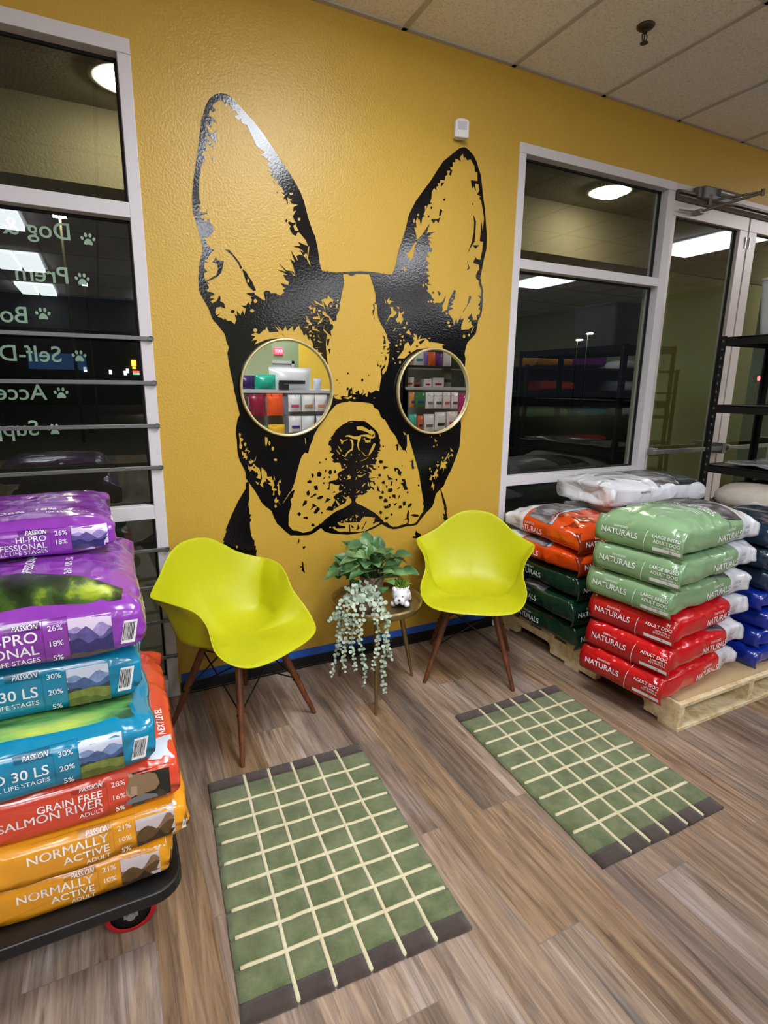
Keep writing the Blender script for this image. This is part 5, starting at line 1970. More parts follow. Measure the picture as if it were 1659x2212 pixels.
def level_bag(style, x1, y0, z, L, W, T, seed, label, title, sub, pcts, pic, top=False, shift=0., small='PASSION', rz=0.):
    """bag whose folded bottom faces the camera; x1 right side, y0 front"""
    r = empty('dog_food_bag', (x1 - W / 2, y0 + L / 2, z), PI / 2 + R(rz))
    tag(r, label, 'dog food bag', 'dog food bags stacked on the black cart')
    b = Bag(L, W, T, seed, dome=(.036 if T > .1 else .022) if top else .006, ripple=.006, ex=5.2)
    dk = mat(style + '_panel', DARK[style], rough=.26, coat=.3)
    c = shift
    E = 'E'
    b.rect(E, c - .004, c - .0032, -T * .42, T * .36, dk, 1, 8)
    b.rect(E, c + .045, c + .0458, -T * .42, T * .36, dk, 1, 8)
    b.rect(E, c - .17, c + .0452, T * .345, T * .352, dk, 10, 1)
    b.rect(E, c - .075, c - .006, T * .2, T * .345, dk, 6, 2, skew=-.15)
    b.text(E, small, .0085, M_WHT, a=c - .012, b=T * .27, al='r', bold=.01, slant=.2, off=.0026)
    yy = T * (.09 if len(title) > 1 else -.02)
    for (t, sz) in title:
        b.text(E, t, sz, M_WHT, a=c - .014, b=yy, al='r', bold=.014)
        yy -= sz * 1.25
    b.text(E, sub, .011, M_WHT, a=c - .014, b=yy + .003, al='r', bold=.004)
    for i, t in enumerate(pcts):
        b.text(E, t, .0125, M_WHT, a=c + .021, b=T * (.2 - .28 * i), bold=.008)
    picture(b, c + .046, c + .135, -T * .42, T * .31, pic)
    # bar code
    b.rect(E, c + .15, c + .18, -T * .32, T * .12, M_WHT, 3, 4, off=.0012, skew=.2)
    rr = random.Random(seed)
    xx = c + .153
    while xx < c + .176:
        w_ = rr.choice((.0008, .0014, .002))
        b.rect(E, xx, xx + w_, -T * .26, T * .08, M_DARKT, 1, 4, off=.0018, skew=.2)
        xx += w_ + rr.choice((.001, .0014))
    b.text('S-', 'NEXT', .03, M_WHT, a=-L * .5 + .12, b=.012, bold=.02, slant=.25)
    b.text('S-', 'LEVEL', .03, M_WHT, a=-L * .5 + .12, b=-.026, bold=.02, slant=.25)
    return r, b, dk


def picture(b, a0, a1, b0, b1, kind):
    """little printed landscape on the folded bottom"""
    sky, bands = kind
    b.rect('E', a0, a1, b0, b1, mat('print_' + sky[1:], sky, rough=.28, coat=.3), 10, 10, off=.0010)
    w, h = a1 - a0, b1 - b0
    for i, (c, t, amp, f) in enumerate(bands):
        pts = [(a0, b0)] + [(a0 + w * k / 10, b0 + h * (t + amp * noise.noise((k * f + i * 7.3, t * 9, 1.7)))) for k in range(11)] + [(a1, b0)]
        b.poly('E', pts, mat('print_' + c[1:], c, rough=.28, coat=.3, var=.25, vscale=60), off=.0014 + .0004 * i, step=.012)


P_LAND = ('#cfd8ea', [('#7f97c4', .74, .2, .33), ('#45608f', .55, .2, .3), ('#2a3a3f', .42, .12, .35), ('#75803a', .36, .1, .3), ('#556126', .14, .16, .5)])
P_VIOL = ('#e4d6f0', [('#a491cf', .74, .3, .33), ('#5c5394', .56, .3, .3), ('#2c2c66', .42, .22, .35), ('#4b4a42', .1, .12, .4)])
P_AUT = ('#cbbfc4', [('#8a6b50', .66, .4, .3), ('#5d4426', .45, .3, .35), ('#34261a', .2, .3, .5)])
P_BEAR = ('#1d2119', [('#3a3a30', .3, .3, .5)])
bags = []
r, b, dk = level_bag('amber', .075, -1.222, .2005, .64, .46, .106, 101, 'bottom amber dog food bag lying on the black cart deck', [('NORMALLY', .021), ('ACTIVE', .019)], 'ADULT', ('21%', '10%'), P_AUT, shift=.06, rz=-2)
b.build(r, FILM['amber'])
r, b, dk = level_bag('amber', .1, -1.236, .307, .66, .48, .112, 102, 'upper amber dog food bag, under the red one on the cart', [('NORMALLY', .022), ('ACTIVE', .02)], 'ADULT', ('21%', '10%', '5%'), P_AUT, shift=.07, rz=1)
b.build(r, FILM['amber'])
r, b, dk = level_bag('salmon', .098, -1.23, .42, .66, .48, .12, 103, 'orange-red dog food bag sticking out below the teal ones on the cart', [('GRAIN FREE', .017), ('SALMON RIVER', .021)], 'ADULT', ('28%', '16%', '5%'), P_BEAR, shift=.075, rz=0)
bx, by = .146, .004
for q, c in (([(-.03, -.02), (-.034, .004), (-.024, .03), (-.012, .034), (.0, .03), (.02, .03), (.034, .02), (.04, -.01), (.03, -.026), (-.01, -.03)], '#8d7355'), ([(-.034, .004), (-.036, -.02), (-.026, -.03), (-.012, -.026), (-.01, .0)], '#b3977a'), ([(-.026, .028), (-.028, .037), (-.019, .036), (-.017, .03)], '#a58968'), ([(-.04, -.05), (-.035, -.036), (.0, -.028), (.03, -.04), (.035, -.05)], '#77777a')):
    b.poly('E', [(bx + x, by + y * .9) for x, y in q], mat('print_' + c[1:], c, rough=.3, coat=.3), off=.0018, step=.02)
b.poly('T', [(-.31, -.225), (-.31, -.165), (-.25, -.17), (-.22, -.225)], mat('pale_snow_print', '#c9d2e2', rough=.3), step=.03)
b.text('T', 'NEXT LEVEL', .017, M_WHT, a=-.16, b=-.205, rot=0, bold=.02)
b.build(r, FILM['salmon'])
r, b, dk = level_bag('teal', .042, -1.245, .541, .64, .46, .122, 104, 'lower teal dog food bag with a meadow picture on top, on the cart', [('PRO 30 LS', .022)], 'ALL LIFE STAGES', ('30%', '20%', '5%'), P_LAND, shift=.02, rz=1)
b.poly('T', [(-.285, -.185), (-.285, .2), (-.1, .2), (-.1, -.185)], M_MEADOW, off=.003)
b.build(r, FILM['teal'])
r, b, dk = level_bag('teal', .04, -1.13, .664, .62, .46, .138, 105, 'upper teal dog food bag, under the purple ones on the cart', [('PRO 30 LS', .024)], 'ALL LIFE STAGES', ('30%', '20%', '5%'), P_LAND, shift=.02, rz=-1.5)
b.build(r, FILM['teal'])
r, b, dk = level_bag('purple', .045, -1.165, .803, .66, .46, .128, 106, 'big purple dog food bag with a dark forest picture on its top face', [('HI-PRO', .024), ('PROFESSIONAL', .022)], 'ALL LIFE STAGES', ('26%', '18%', '5%'), P_VIOL, top=True, shift=.025, rz=0)
b.poly('T', [(-.3, -.185), (-.25, -.19), (-.18, -.1), (-.12, .04), (-.11, .2), (-.3, .2)], M_FOREST, off=.003)
b.text('T', 'PROFESSIONAL', .022, M_WHT, a=-.07, b=.02, rot=0, bold=.012)
b.text('T', 'SUPER PREMIUM DOG FOOD', .017, M_WHT, a=-.16, b=.12, rot=8, bold=.012)
b.text('T', '26%  18%  5%', .017, M_WHT, a=-.09, b=-.07, rot=0, bold=.01)
b.build(r, FILM['purple'])
r, b, dk = level_bag('purple', -.005, -.84, .97, .5, .44, .088, 107, 'crumpled purple dog food bag topmost on the cart', [('HI-PRO', .015), ('PROFESSIONAL', .015)], 'ALL LIFE STAGES', ('26%', '18%'), P_VIOL, top=True, shift=.06, rz=3)
b.text('T', '26%', .024, M_WHT, a=-.14, b=.03, rot=-90, bold=.02)
b.text('T', '18%', .024, M_WHT, a=-.12, b=-.05, rot=-90, bold=.02)
b.text('T', 'lbs (10.14 kg)', .013, M_WHT, a=-.16, b=-.1, rot=-90, bold=.004)
b.build(r, FILM['purple'])
# ------------------------------------------------------------------ black rack with tote at the right
M_BLK = mat('black_powder_coat', '#0b0b0c', rough=.45)
M_TOTE = mat('frosted_plastic', '#b9bcc0', rough=.35, spec=.4, var=.04, vscale=6)
rk = empty('storage_rack', (3.4, -.3, 0))
tag(rk, 'black slotted steel shelving rack in front of the glass doors', 'shelving rack')
for (x, y) in ((0, 0), (.5, 0), (0, -1.15), (.5, -1.15)):
    p = MB()
    sx = 1 if x == 0 else -1
    sy = -1 if y == 0 else 1
    top = 1.745
    p.box(x, x + sx * .036, y, y + sy * .003, 0, top).box(x, x + sx * .003, y, y + sy * .036, 0, top)
    z = .06
    h_ = p
    h0 = len(p.f)
    while z < top - .02:
        h_.box(x - sx * .0008, x, y + sy * .012, y + sy * .022, z, z + .014)
        h_.box(x + sx * .012, x + sx * .022, y - sy * -.0, y + sy * -.0008, z, z + .014)
        z += .05
    p.m[h0:] = [1] * (len(p.m) - h0)
    p.build('post', [M_BLK, mat('slot_grey', '#5b5b5e', rough=.6)], rk)
for z in (.67, .965, 1.335, 1.735):
    s_ = MB().box(.003, .497, -1.147, -.003, z - .004, z)
    s_.box(.003, .006, -1.147, -.003, z - .045, z + .004).box(.494, .497, -1.147, -.003, z - .045, z + .004).box(.003, .497, -.006, -.003, z - .045, z + .004).box(.003, .497, -1.147, -1.144, z - .045, z + .004)
    s_.build('shelf_board', M_BLK, rk)
tt = empty('storage_tote', (3.635, -.67, 1.7365))
tag(tt, 'cloudy plastic storage tote on the top shelf of the black rack', 'tote')
tp_ = MB()
secs = []
for (z, e) in ((0, .0), (.02, .004), (.25, .02), (.29, .022), (.3, .026)):
    secs.append((z, e))
vs = []
fs = []
K = 0
for (z, e) in secs:
    ring = []
    hx, hy, rc = .16 + e, .2 + e, .035
    for (cx, cy, a0) in ((hx - rc, -hy + rc, -90), (hx - rc, hy - rc, 0), (-hx + rc, hy - rc, 90), (-hx + rc, -hy + rc, 180)):
        for t in range(0, 91, 18):
            ring.append((cx + rc * math.cos(R(a0 + t)), cy + rc * math.sin(R(a0 + t)), z))
    K = len(ring)
    vs += ring
for i in range(len(secs) - 1):
    fs += [(i * K + k, i * K + (k + 1) % K, (i + 1) * K + (k + 1) % K, (i + 1) * K + k) for k in range(K)]
fs.append(tuple(range(K - 1, -1, -1)))
tp_.add(vs, fs, 0, False)
tp_.box(-.174, -.168, -.11, -.105, .04, .25).box(-.174, -.168, .105, .11, .04, .25).box(-.174, -.168, -.11, .11, .04, .046).box(-.176, -.170, -.11, .11, .245, .251)
tp_.build('tub', M_TOTE, tt)
MB().prism([(x * 1.0, y) for x, y in [(-.19, -.2), (-.16, -.23), (.16, -.23), (.19, -.2), (.19, .2), (.16, .23), (-.16, .23), (-.19, .2)]], 'z', .3, .32).build('lid', M_TOTE, tt, bevel=.008)
# clear sleeves on the third shelf
sl = MB()
v, f = grid2d(-.2, .22, -.5, .45, 20, 30)
sl.add([(x, y, .012 + .02 * abs(noise.noise((x * 6, y * 5, 2))) + .008 * noise.noise((x * 18, y * 14, 5))) for x, y in v], f, 0, True)
o = sl.build('plastic_sleeve', mat('grey_clear_film', '#8a8d92', rough=.12, coat=.5, bump=.4, bscale=14, bdist=.01), loc=(3.65, -.85, .966), solid=.01)
tag(o, 'heap of grey plastic film on the middle shelf of the black rack', 'plastic film')
# fleece bed on the lower shelf
M_FLEECE = mat('cream_fleece', '#d3cabd', rough=.95, bump=.7, bscale=120, bdist=.006, var=.08, vscale=9)
pb = empty('pet_bed', (3.545, -.85, .671))
tag(pb, 'cream fleece pet bed with a brown base on the rack behind the navy bags', 'pet bed')
bed = MB()
vs = []
nu, nv = 40, 22
for j in range(nv + 1):
    ph = PI * j / nv
    for i in range(nu):
        th = 2 * PI * i / nu
        sx = math.copysign(abs(math.cos(th)) ** .55, math.cos(th))
        sy = math.copysign(abs(math.sin(th)) ** .55, math.sin(th))
        rr_ = math.sin(ph) ** .45
        vs.append((.275 * rr_ * sx, .46 * rr_ * sy, .125 + .095 * math.cos(ph) + .02 * noise.noise((sx * 2.5, sy * 4, ph * 2)) * rr_))
fs = [(j * nu + i, j * nu + (i + 1) % nu, (j + 1) * nu + (i + 1) % nu, (j + 1) * nu + i) for j in range(nv) for i in range(nu)]
bed.add(vs, fs, 0, True)
bed.build('cushion', M_FLEECE, pb)
bs_ = MB()
vs = []
for i in range(60):
    th = 2 * PI * i / 60
    sx = math.copysign(abs(math.cos(th)) ** .5, math.cos(th))
    sy = math.copysign(abs(math.sin(th)) ** .5, math.sin(th))
    h = .085 + .03 * noise.noise((sx * 4, sy * 7, 3.3))
    vs += [(.255 * sx, .44 * sy, .002), (.287 * sx, .475 * sy, .05), (.285 * sx, .472 * sy, h)]
fs = []
for i in range(60):
    j = (i + 1) % 60
    fs += [(3 * i, 3 * j, 3 * j + 1, 3 * i + 1), (3 * i + 1, 3 * j + 1, 3 * j + 2, 3 * i + 2)]
bs_.add(vs, fs, 0, True)
bs_.build('base_cloth', mat('brown_cloth', '#5a463e', rough=.9, bump=.3, bscale=90), pb, solid=.004)

# ------------------------------------------------------------------ ceiling lights
M_TUBE = mat('lit_diffuser', '#f6f8ff', rough=.5, emit=TROFF)
M_TFR = mat('white_enamel', '#dcdad6', rough=.5)
ti = 0
for ix, xa in enumerate((-1.1, .73, 3.17, 5.61)):
    for iy, ya in enumerate((-.85, -3.29, -5.73, -8.17)):
        if (ix, iy) in ((0, 0), (2, 0)):
            continue
        r = empty('ceiling_light', (xa + .305, ya - .61, H - .007))
        tag(r, 'lit two-by-four fluorescent ceiling light over the shop floor', 'ceiling light', 'fluorescent ceiling lights')
        f_ = MB()
        for (a, b_, c, d) in ((-.297, -.262, -.6, .6), (.262, .297, -.6, .6), (-.262, .262, -.6, -.565), (-.262, .262, .565, .6), (-.015, .015, -.565, .565)):
            f_.box(a, b_, c, d, -.005, .004)
        f_.build('frame', M_TFR, r)
        for s_ in (-1, 1):
            MB().box(s_ * .1385 - .123, s_ * .1385 + .123, -.565, .565, -.05, .003).build('diffuser', M_TUBE, r)
        la = bpy.data.lights.new('troffer_light', 'AREA')
        la.shape = 'RECTANGLE'
        la.size, la.size_y = .5, 1.12
        la.energy = TROFF_W
        la.color = (.93, .97, 1.)
        la.spread = R(155)
        lo = bpy.data.objects.new('troffer_light', la)
        COL.objects.link(lo)
        lo.parent = r
        lo.location = (0, 0, -.052)

# ------------------------------------------------------------------ shelving behind the camera, seen in the mirrors
M_PEG = mat('grey_pegboard', '#86868a', rough=.5)
M_SHF = mat('light_grey_shelf', '#bdbdbf', rough=.4)
GY = -2.72


def gondola(label, x0, x1, ztop, zsh):
    r = empty('gondola_shelf', ((x0 + x1) / 2, GY, 0))
    tag(r, label, 'shelving')
    hw = (x1 - x0) / 2
    MB().box(-hw, hw, -.06, -.0, .1, ztop).build('peg_panel', M_PEG, r)
    MB().box(-hw, hw, -.45, .38, 0, .1).build('base', M_BLK, r)
    for z in zsh:
        MB().box(-hw, hw, -.45, .02, z - .02, z).box(-hw, hw, .02, .024, z - .03, z).build('shelf_board', M_SHF, r)
    hk = MB()
    for z in (1.335, 1.145):
        k = -hw + .08
        while k < hw:
            hk.tube([(k, 0, z), (k, .11, z + .004)], .0025, 6)
            k += .075
    hk.build('peg_hooks', M_STEEL, r)
    return r


gondola('grey pegboard shelf unit seen in the mirror on the left', .95, 2.15, 1.38, (1.38, .5))
g2 = gondola('pegboard shelf unit with a black top shelf seen in the mirror on the right', 2.86, 3.95, 1.42, (1.42, .5))
MB().box(-.545, .545, -.45, .06, 1.615, 1.64).box(-.545, -.51, -.45, .0, 0, 1.64).box(.51, .545, -.45, .0, 0, 1.64).build('upper_shelf', M_BLK, g2)


def pouch(x0, x1, z0, z1, c, label, d=.05, c2=None, y=GY, hang=True, cat='treat pouch', nm='treat_pouch', word=None):
    yy = y + (.085 if hang else .0)
    r = empty(nm, ((x0 + x1) / 2, yy, z0))
    tag(r, label, cat)
    w, h = (x1 - x0), (z1 - z0)
    M = mat('pouch_' + c[1:], c, rough=.3, coat=.3, bump=.3, bscale=30, bdist=.006)
    mb = MB()
    nu, nv = 14, 16
    vs = []
    for sg in (1, -1):
        for j in range(nv + 1):
            t = j / nv
            th = d * .5 * (math.sin(PI * min(1, t * .93 + .07)) ** .6) * (1 if t < .82 else max(.04, (1 - t) / .18))
            for i in range(nu + 1):
                u = -1 + 2 * i / nu
                q = th * max(0, 1 - abs(u) ** 2.6)
                vs.append((u * w * .5 * (1 - .03 * math.sin(PI * t)), sg * (q + .0006) + .004 * noise.noise((u * 2, t * 4, x0 * 9)), h * t))
    N_ = (nu + 1) * (nv + 1)
    fs = []
    for sgi in (0, 1):
        for j in range(nv):
            for i in range(nu):
                a = sgi * N_ + j * (nu + 1) + i
                fs.append((a, a + 1, a + nu + 2, a + nu + 1))
    mb.add(vs, fs, 0, True)
    mb.build('pouch_body', M, r)
    if c2:
        lb = MB()
        vs2 = []
        for i in range(9):
            u = -.62 + 1.24 * i / 8
            for t in (.26, .42):
                th = d * .5 * (math.sin(PI * min(1, t * .93 + .07)) ** .6)
                vs2.append((u * w * .5, th * max(0, 1 - abs(u) ** 2.6) + .004, h * t))
        lb.add(vs2, [(2 * i, 2 * i + 2, 2 * i + 3, 2 * i + 1) for i in range(8)])
        lb.build('printed_label', mat('pouch_' + c2[1:], c2, rough=.4), r)
    return r


S = False
YS = GY - .12
P_ = pouch
P_(1.075, 1.152, 1.381, 1.515, '#e8bd4e', 'yellow treat pouch at the left end of the mirrored top shelf', y=YS, hang=S)
P_(1.157, 1.312, 1.381, 1.508, '#33155c', 'dark purple treat pouch on the mirrored top shelf', .08, y=YS, hang=S)
P_(1.304, 1.504, 1.381, 1.519, '#25ad92', 'teal treat pouch lying on the mirrored top shelf', .09, y=YS + .02, hang=S)
P_(1.461, 1.889, 1.381, 1.59, '#e3e4e8', 'big crumpled white bag on the mirrored top shelf', .16, '#2a2a2c', y=YS - .06, hang=S)
P_(1.89, 1.975, 1.381, 1.491, '#d5dbe6', 'small white pouch at the right end of the mirrored top shelf', y=YS, hang=S)
bx = MB().box(-.045, .0, -.02, .02, 0, .065).box(.004, .045, -.02, .02, 0, .05).build('clip_box', M_DARKT, loc=(1.55, YS + .13, 1.381))
tag(bx, 'small black clip boxes at the front of the mirrored top shelf', 'box')
P_(1.107, 1.188, 1.16, 1.34, '#4a3434', 'dark brown treat pouch hanging first on the mirrored pegboard')
P_(1.201, 1.351, 1.14, 1.338, '#8a1f3a', 'maroon treat pouch hanging on the mirrored pegboard')
P_(1.363, 1.515, 1.146, 1.346, '#f0592a', 'orange treat pouch hanging on the mirrored pegboard')
P_(1.566, 1.689, 1.18, 1.335, '#e6e6ea', 'white treat pouch with a pink label on the mirrored pegboard', c2='#c24a78')
P_(1.697, 1.827, 1.18, 1.335, '#e4e5e8', 'white treat pouch with a tan label on the mirrored pegboard', c2='#c08a5a')
P_(1.83, 1.954, 1.18, 1.335, '#e8e4e4', 'white treat pouch with a salmon label on the mirrored pegboard', c2='#e0897a')
P_(1.259, 1.361, .9, 1.056, '#4f9a45', 'green treat pouch low on the mirrored pegboard')
P_(1.367, 1.527, .9, 1.063, '#e3b22a', 'yellow treat pouch low on the mirrored pegboard', c2='#5a3a1c')
P_(1.566, 1.693, .984, 1.139, '#e2e3e8', 'white treat pouch with a violet label low on the mirrored pegboard', c2='#4a3a9a')
P_(1.697, 1.824, .98, 1.138, '#dfe2e8', 'plain white treat pouch low on the mirrored pegboard')
P_(1.84, 1.954, .98, 1.138, '#d9dade', 'pale grey treat pouch low at the end of the mirrored pegboard')
# right mirror
P_(2.919, 3.024, 1.641, 1.8, '#f0ddd2', 'white treat pouch with an orange band on the black mirrored shelf', c2='#e0662a', y=YS, hang=S)
P_(3.025, 3.152, 1.641, 1.82, '#e9edf0', 'white treat pouch with a teal band on the black mirrored shelf', c2='#3fa0a8', y=YS, hang=S)
P_(3.155, 3.195, 1.641, 1.81, '#8a6ab8', 'narrow violet treat pouch on the black mirrored shelf', y=YS, hang=S)
P_(3.19, 3.281, 1.641, 1.79, '#e2622c', 'orange treat pouch on the black mirrored shelf', y=YS + .02, hang=S)
P_(3.285, 3.389, 1.641, 1.78, '#6a2a86', 'purple treat pouch on the black mirrored shelf', y=YS, hang=S)
P_(3.395, 3.5, 1.641, 1.8, '#e9e4ea', 'white pouch at the end of the black mirrored shelf', y=YS, hang=S)
dsh = MB().lathe([(0, .0), (.05, 0), (.07, .05), (.066, .05), (.045, .006), (0, .006)], 24).build('dog_bowl', mat('brown_bowl', '#7a4a2e', rough=.4), loc=(3.03, YS + .03, 1.421))
tag(dsh, 'brown dog bowl on the light shelf in the mirror on the right', 'bowl')
for (xa, xb, hh, lab, cc) in ((2.885, 2.99, .1, 'white carton at the left end of the mirrored light shelf', '#e9e9ee'), (3.115, 3.21, .085, 'white carton beside the mirrored dog bowl', '#f1f1f3'), (3.225, 3.365, .1, 'wide white carton in the middle of the mirrored light shelf', '#e4e4ea')):
    c_ = empty('carton', ((xa + xb) / 2, YS + .04, 1.4205))
    tag(c_, lab, 'carton')
    MB().box(-(xb - xa) / 2, (xb - xa) / 2, -.04, .04, 0, hh).build('box', mat('carton_' + cc[1:], cc, rough=.5), c_, bevel=.003)
    MB().box(-(xb - xa) * .3, (xb - xa) * .3, .04, .0408, hh * .2, hh * .42).build('printed_label', M_REDT, c_)
P_(3.379, 3.511, 1.421, 1.618, '#9a9ca0', 'grey bag on the mirrored light shelf', .09, '#3a3a3c', y=YS, hang=S)
P_(2.868, 2.927, 1.215, 1.366, '#d98a3e', 'orange and blue treat pouch hanging in the mirror on the right', c2='#2a3a8a')
P_(2.929, 3.058, 1.212, 1.367, '#2f7a4a', 'green treat pouch with a blue label hanging in the mirror on the right', c2='#24388a')
P_(3.062, 3.162, 1.198, 1.368, '#ecebee', 'first of the white pouches in the upper pegged row of the right mirror', c2='#8a8a90')
P_(3.165, 3.27, 1.198, 1.368, '#eeeef0', 'second of the white pouches in the upper pegged row of the right mirror', c2='#55555a')
P_(3.273, 3.376, 1.197, 1.369, '#efe4e6', 'third of the white pouches in the upper pegged row of the right mirror', c2='#d06070')
P_(3.38, 3.474, 1.196, 1.369, '#f0e8ea', 'fourth of the white pouches in the upper pegged row of the right mirror', c2='#5a5a60')
P_(3.478, 3.575, 1.144, 1.349, '#c0287e', 'magenta treat pouch hanging in the mirror on the right')
P_(2.868, 2.963, .985, 1.142, '#4ab8a0', 'mint treat pouch low in the mirror on the right')
P_(2.966, 3.04, .969, 1.125, '#d9603a', 'rust orange treat pouch low in the mirror on the right', c2='#2c3466')
P_(3.045, 3.178, .955, 1.14, '#efeff1', 'white pouch with a grey label low in the mirror on the right', c2='#77777c')
P_(3.182, 3.328, .962, 1.158, '#edeaec', 'white pouch with a dark label low in the mirror on the right', c2='#3c3c40')
P_(3.332, 3.478, .98, 1.162, '#f1e6e8', 'white pouch with a red label low in the mirror on the right', c2='#cc5a66')
# dark rack between the two units
kr = empty('dark_display_rack', (2.6, GY - .1, 0))
tag(kr, 'black display rack between the mirrored shelf units', 'display rack')
MB().box(.2, .235, -.1, .1, 0, 1.9).box(-.3, -.265, -.1, .1, 0, 1.9).build('post', M_BLK, kr)
for z in (.3, .8, 1.28, 1.7):
    MB().box(-.3, .235, -.2, .1, z - .02, z).build('shelf_board', M_BLK, kr)
P_(2.66, 2.79, 1.285, 1.45, '#1a8aa0', 'blue-green bag on the black mirrored display rack', .1, y=GY - .12, hang=S)
P_(2.5, 2.64, 1.285, 1.6, '#3a2a38', 'dark plum bag on the black mirrored display rack', .1, y=GY - .12, hang=S)
# rear of the shop: exit sign and door
ex = empty('exit_sign', (3.52, -9.66, 2.06))
tag(ex, 'small red lit exit sign on the rear wall, seen in the mirror', 'sign')
MB().box(-.1, .1, -.02, .03, 0, .14).build('sign_box', mat('red_sign_face', '#e0344a', rough=.4, emit=1.2), ex, bevel=.008)
vs, fs, wd = text2d('EXIT', .055, .03, 3)
MB().add([(-v[0], .0315, .07 + v[1]) for v in vs], fs).build('letters', mat('pale_sign_letters', '#ff9aa6', rough=.4, emit=1.), ex)
d3 = MB().box(2.94, 3.0, -9.68, -9.62, 0, 1.93).box(3.8, 3.86, -9.68, -9.62, 0, 1.93).box(2.94, 3.86, -9.68, -9.62, 1.87, 1.93).build('door_3', mat('grey_door_frame', '#8a8c8a', rough=.5))
struct(d3)
MB().box(3.0, 3.8, -9.68, -9.65, 0, 1.87).build('door_leaf', mat('grey_door', '#8f9694', rough=.5), d3)

# tall racks along the right wall whose dim images show in the right window
for (xa, ya, ln) in ((5.0, -3.2, 2.9),):
    r = empty('storage_rack', (xa, ya, 0))
    tag(r, 'black stock rack deep in the shop, mirrored in the right window', 'shelving rack')
    for (x, y) in ((0, 0), (0, -.5), (ln, 0), (ln, -.5)):
        MB().box(x - .02, x + .02, y - .02, y + .02, 0, 1.72).build('post', M_BLK, r)
    MB().box(0, ln, -.52, -.5, .1, 1.7).build('back_panel', M_BLK, r)
    for z in (.2, .62, 1.02, 1.38, 1.7):
        MB().box(0, ln, -.5, 0, z - .03, z).build('shelf_board', M_BLK, r)
stock = [('purple', .95, 1.7, .6, .42, .26, 'purple stock bag on top of the rack mirrored in the window'), ('amber', .3, 1.7, .7, .4, .12, 'yellow stock bag on top of the rack mirrored in the window'), ('white', 2.0, 1.7, .7, .4, .13, 'white stock bag on top of the rack mirrored in the window'),
         ('teal', 1.1, 1.02, .6, .42, .13, 'teal stock bag on the middle of the rack mirrored in the window'), ('red', 1.1, .62, .6, .42, .14, 'red stock bag low on the rack mirrored in the window'), ('sage', .3, 1.02, .6, .42, .15, 'pale green stock bag on the middle of the rack mirrored in the window'),
         ('white', 1.85, 1.38, .6, .42, .15, 'white stock bag on the upper shelf of the rack mirrored in the window'), ('sage', .35, .62, .6, .42, .14, 'pale green stock bag low on the rack mirrored in the window'), ('white', 1.9, 1.02, .6, .42, .18, 'white stock bag on the middle of the rack mirrored in the window'), ('orange', .4, 1.38, .6, .4, .14, 'orange stock bag on the upper shelf of the rack mirrored in the window')]
for i, (c, dx, z, L, W, T, lab) in enumerate(stock):
    r = empty('dog_food_bag', (5.0 + dx + L / 2 - .1, -3.45, z + .0005), R(rnd.uniform(-3, 3)))
    tag(r, lab, 'dog food bag')
    Bag(L, W, T, 200 + i, dome=.01, n=24, m=20).build(r, FILM[c])
# stack of clear wrapped bags low at the left pane
# ------------------------------------------------------------------ outside at night
gr = MB().box(-30, 80, .12, 70, -.16, -.12).build('ground_outside', mat('night_asphalt', '#26262a', rough=.7, bump=.3, bscale=30))
struct(gr)
gr = MB().box(-12, 16, .12, 2.6, -.13, -.02).build('sidewalk_outside', mat('concrete_walk', '#6d6a63', rough=.85, bump=.3, bscale=40))
struct(gr)
so = MB().box(-12, 16, .12, 2.02, 3.18, 3.3).build('soffit_outside', M_SOFFIT)
struct(so)
fa = MB().box(-12, 16, 2.0, 2.35, 2.71, 3.9).build('fascia_outside', M_STUCCO)
struct(fa)
cw = MB().box(5.86, 7.6, 2.0, 2.35, -.05, 2.72).build('column_outside', M_STUCCO2)
struct(cw)
M_LAMP = mat('lit_canopy_lamp', '#fff3da', rough=.4, emit=26)
for (x, lab) in ((.30, 'round lit canopy lamp outside the left window'), (4.27, 'round lit canopy lamp outside the right window'), (8.3, 'round lit canopy lamp outside the glass doors')):
    r = empty('canopy_lamp', (x, 1.5, 3.178))
    tag(r, lab, 'lamp', 'canopy lamps')
    MB().lathe([(.17, 0), (.2, 0), (.205, -.02), (.17, -.025), (.165, -.01)], 32).build('trim_ring', M_FRAME, r)
    MB().lathe([(0, -.07), (.09, -.06), (.14, -.035), (.165, -.008)], 32).build('lamp_lens', M_LAMP, r)
M_POLE = mat('pole_metal', '#3c3a33', rough=.6, metal=.2)
M_GLOW = mat('street_lamp_glow', '#fff1c4', rough=.5, emit=60)


def street_lamp(x, y, h, lab, s=1., glow=None):
    r = empty('street_lamp', (x, y, -.12))
    tag(r, lab, 'street lamp')
    MB().tube([(0, 0, 0), (0, 0, h + .1)], [.045 * s, .03 * s], 10).build('pole', M_POLE, r)
    MB().box(-.18 * s, .18 * s, -.5 * s, .05 * s, h + .1, h + .2).build('lamp_head', M_BLK, r)
    MB().box(-.14 * s, .14 * s, -.46 * s, .0, h + .03, h + .1).build('lamp_lens', glow or M_GLOW, r)


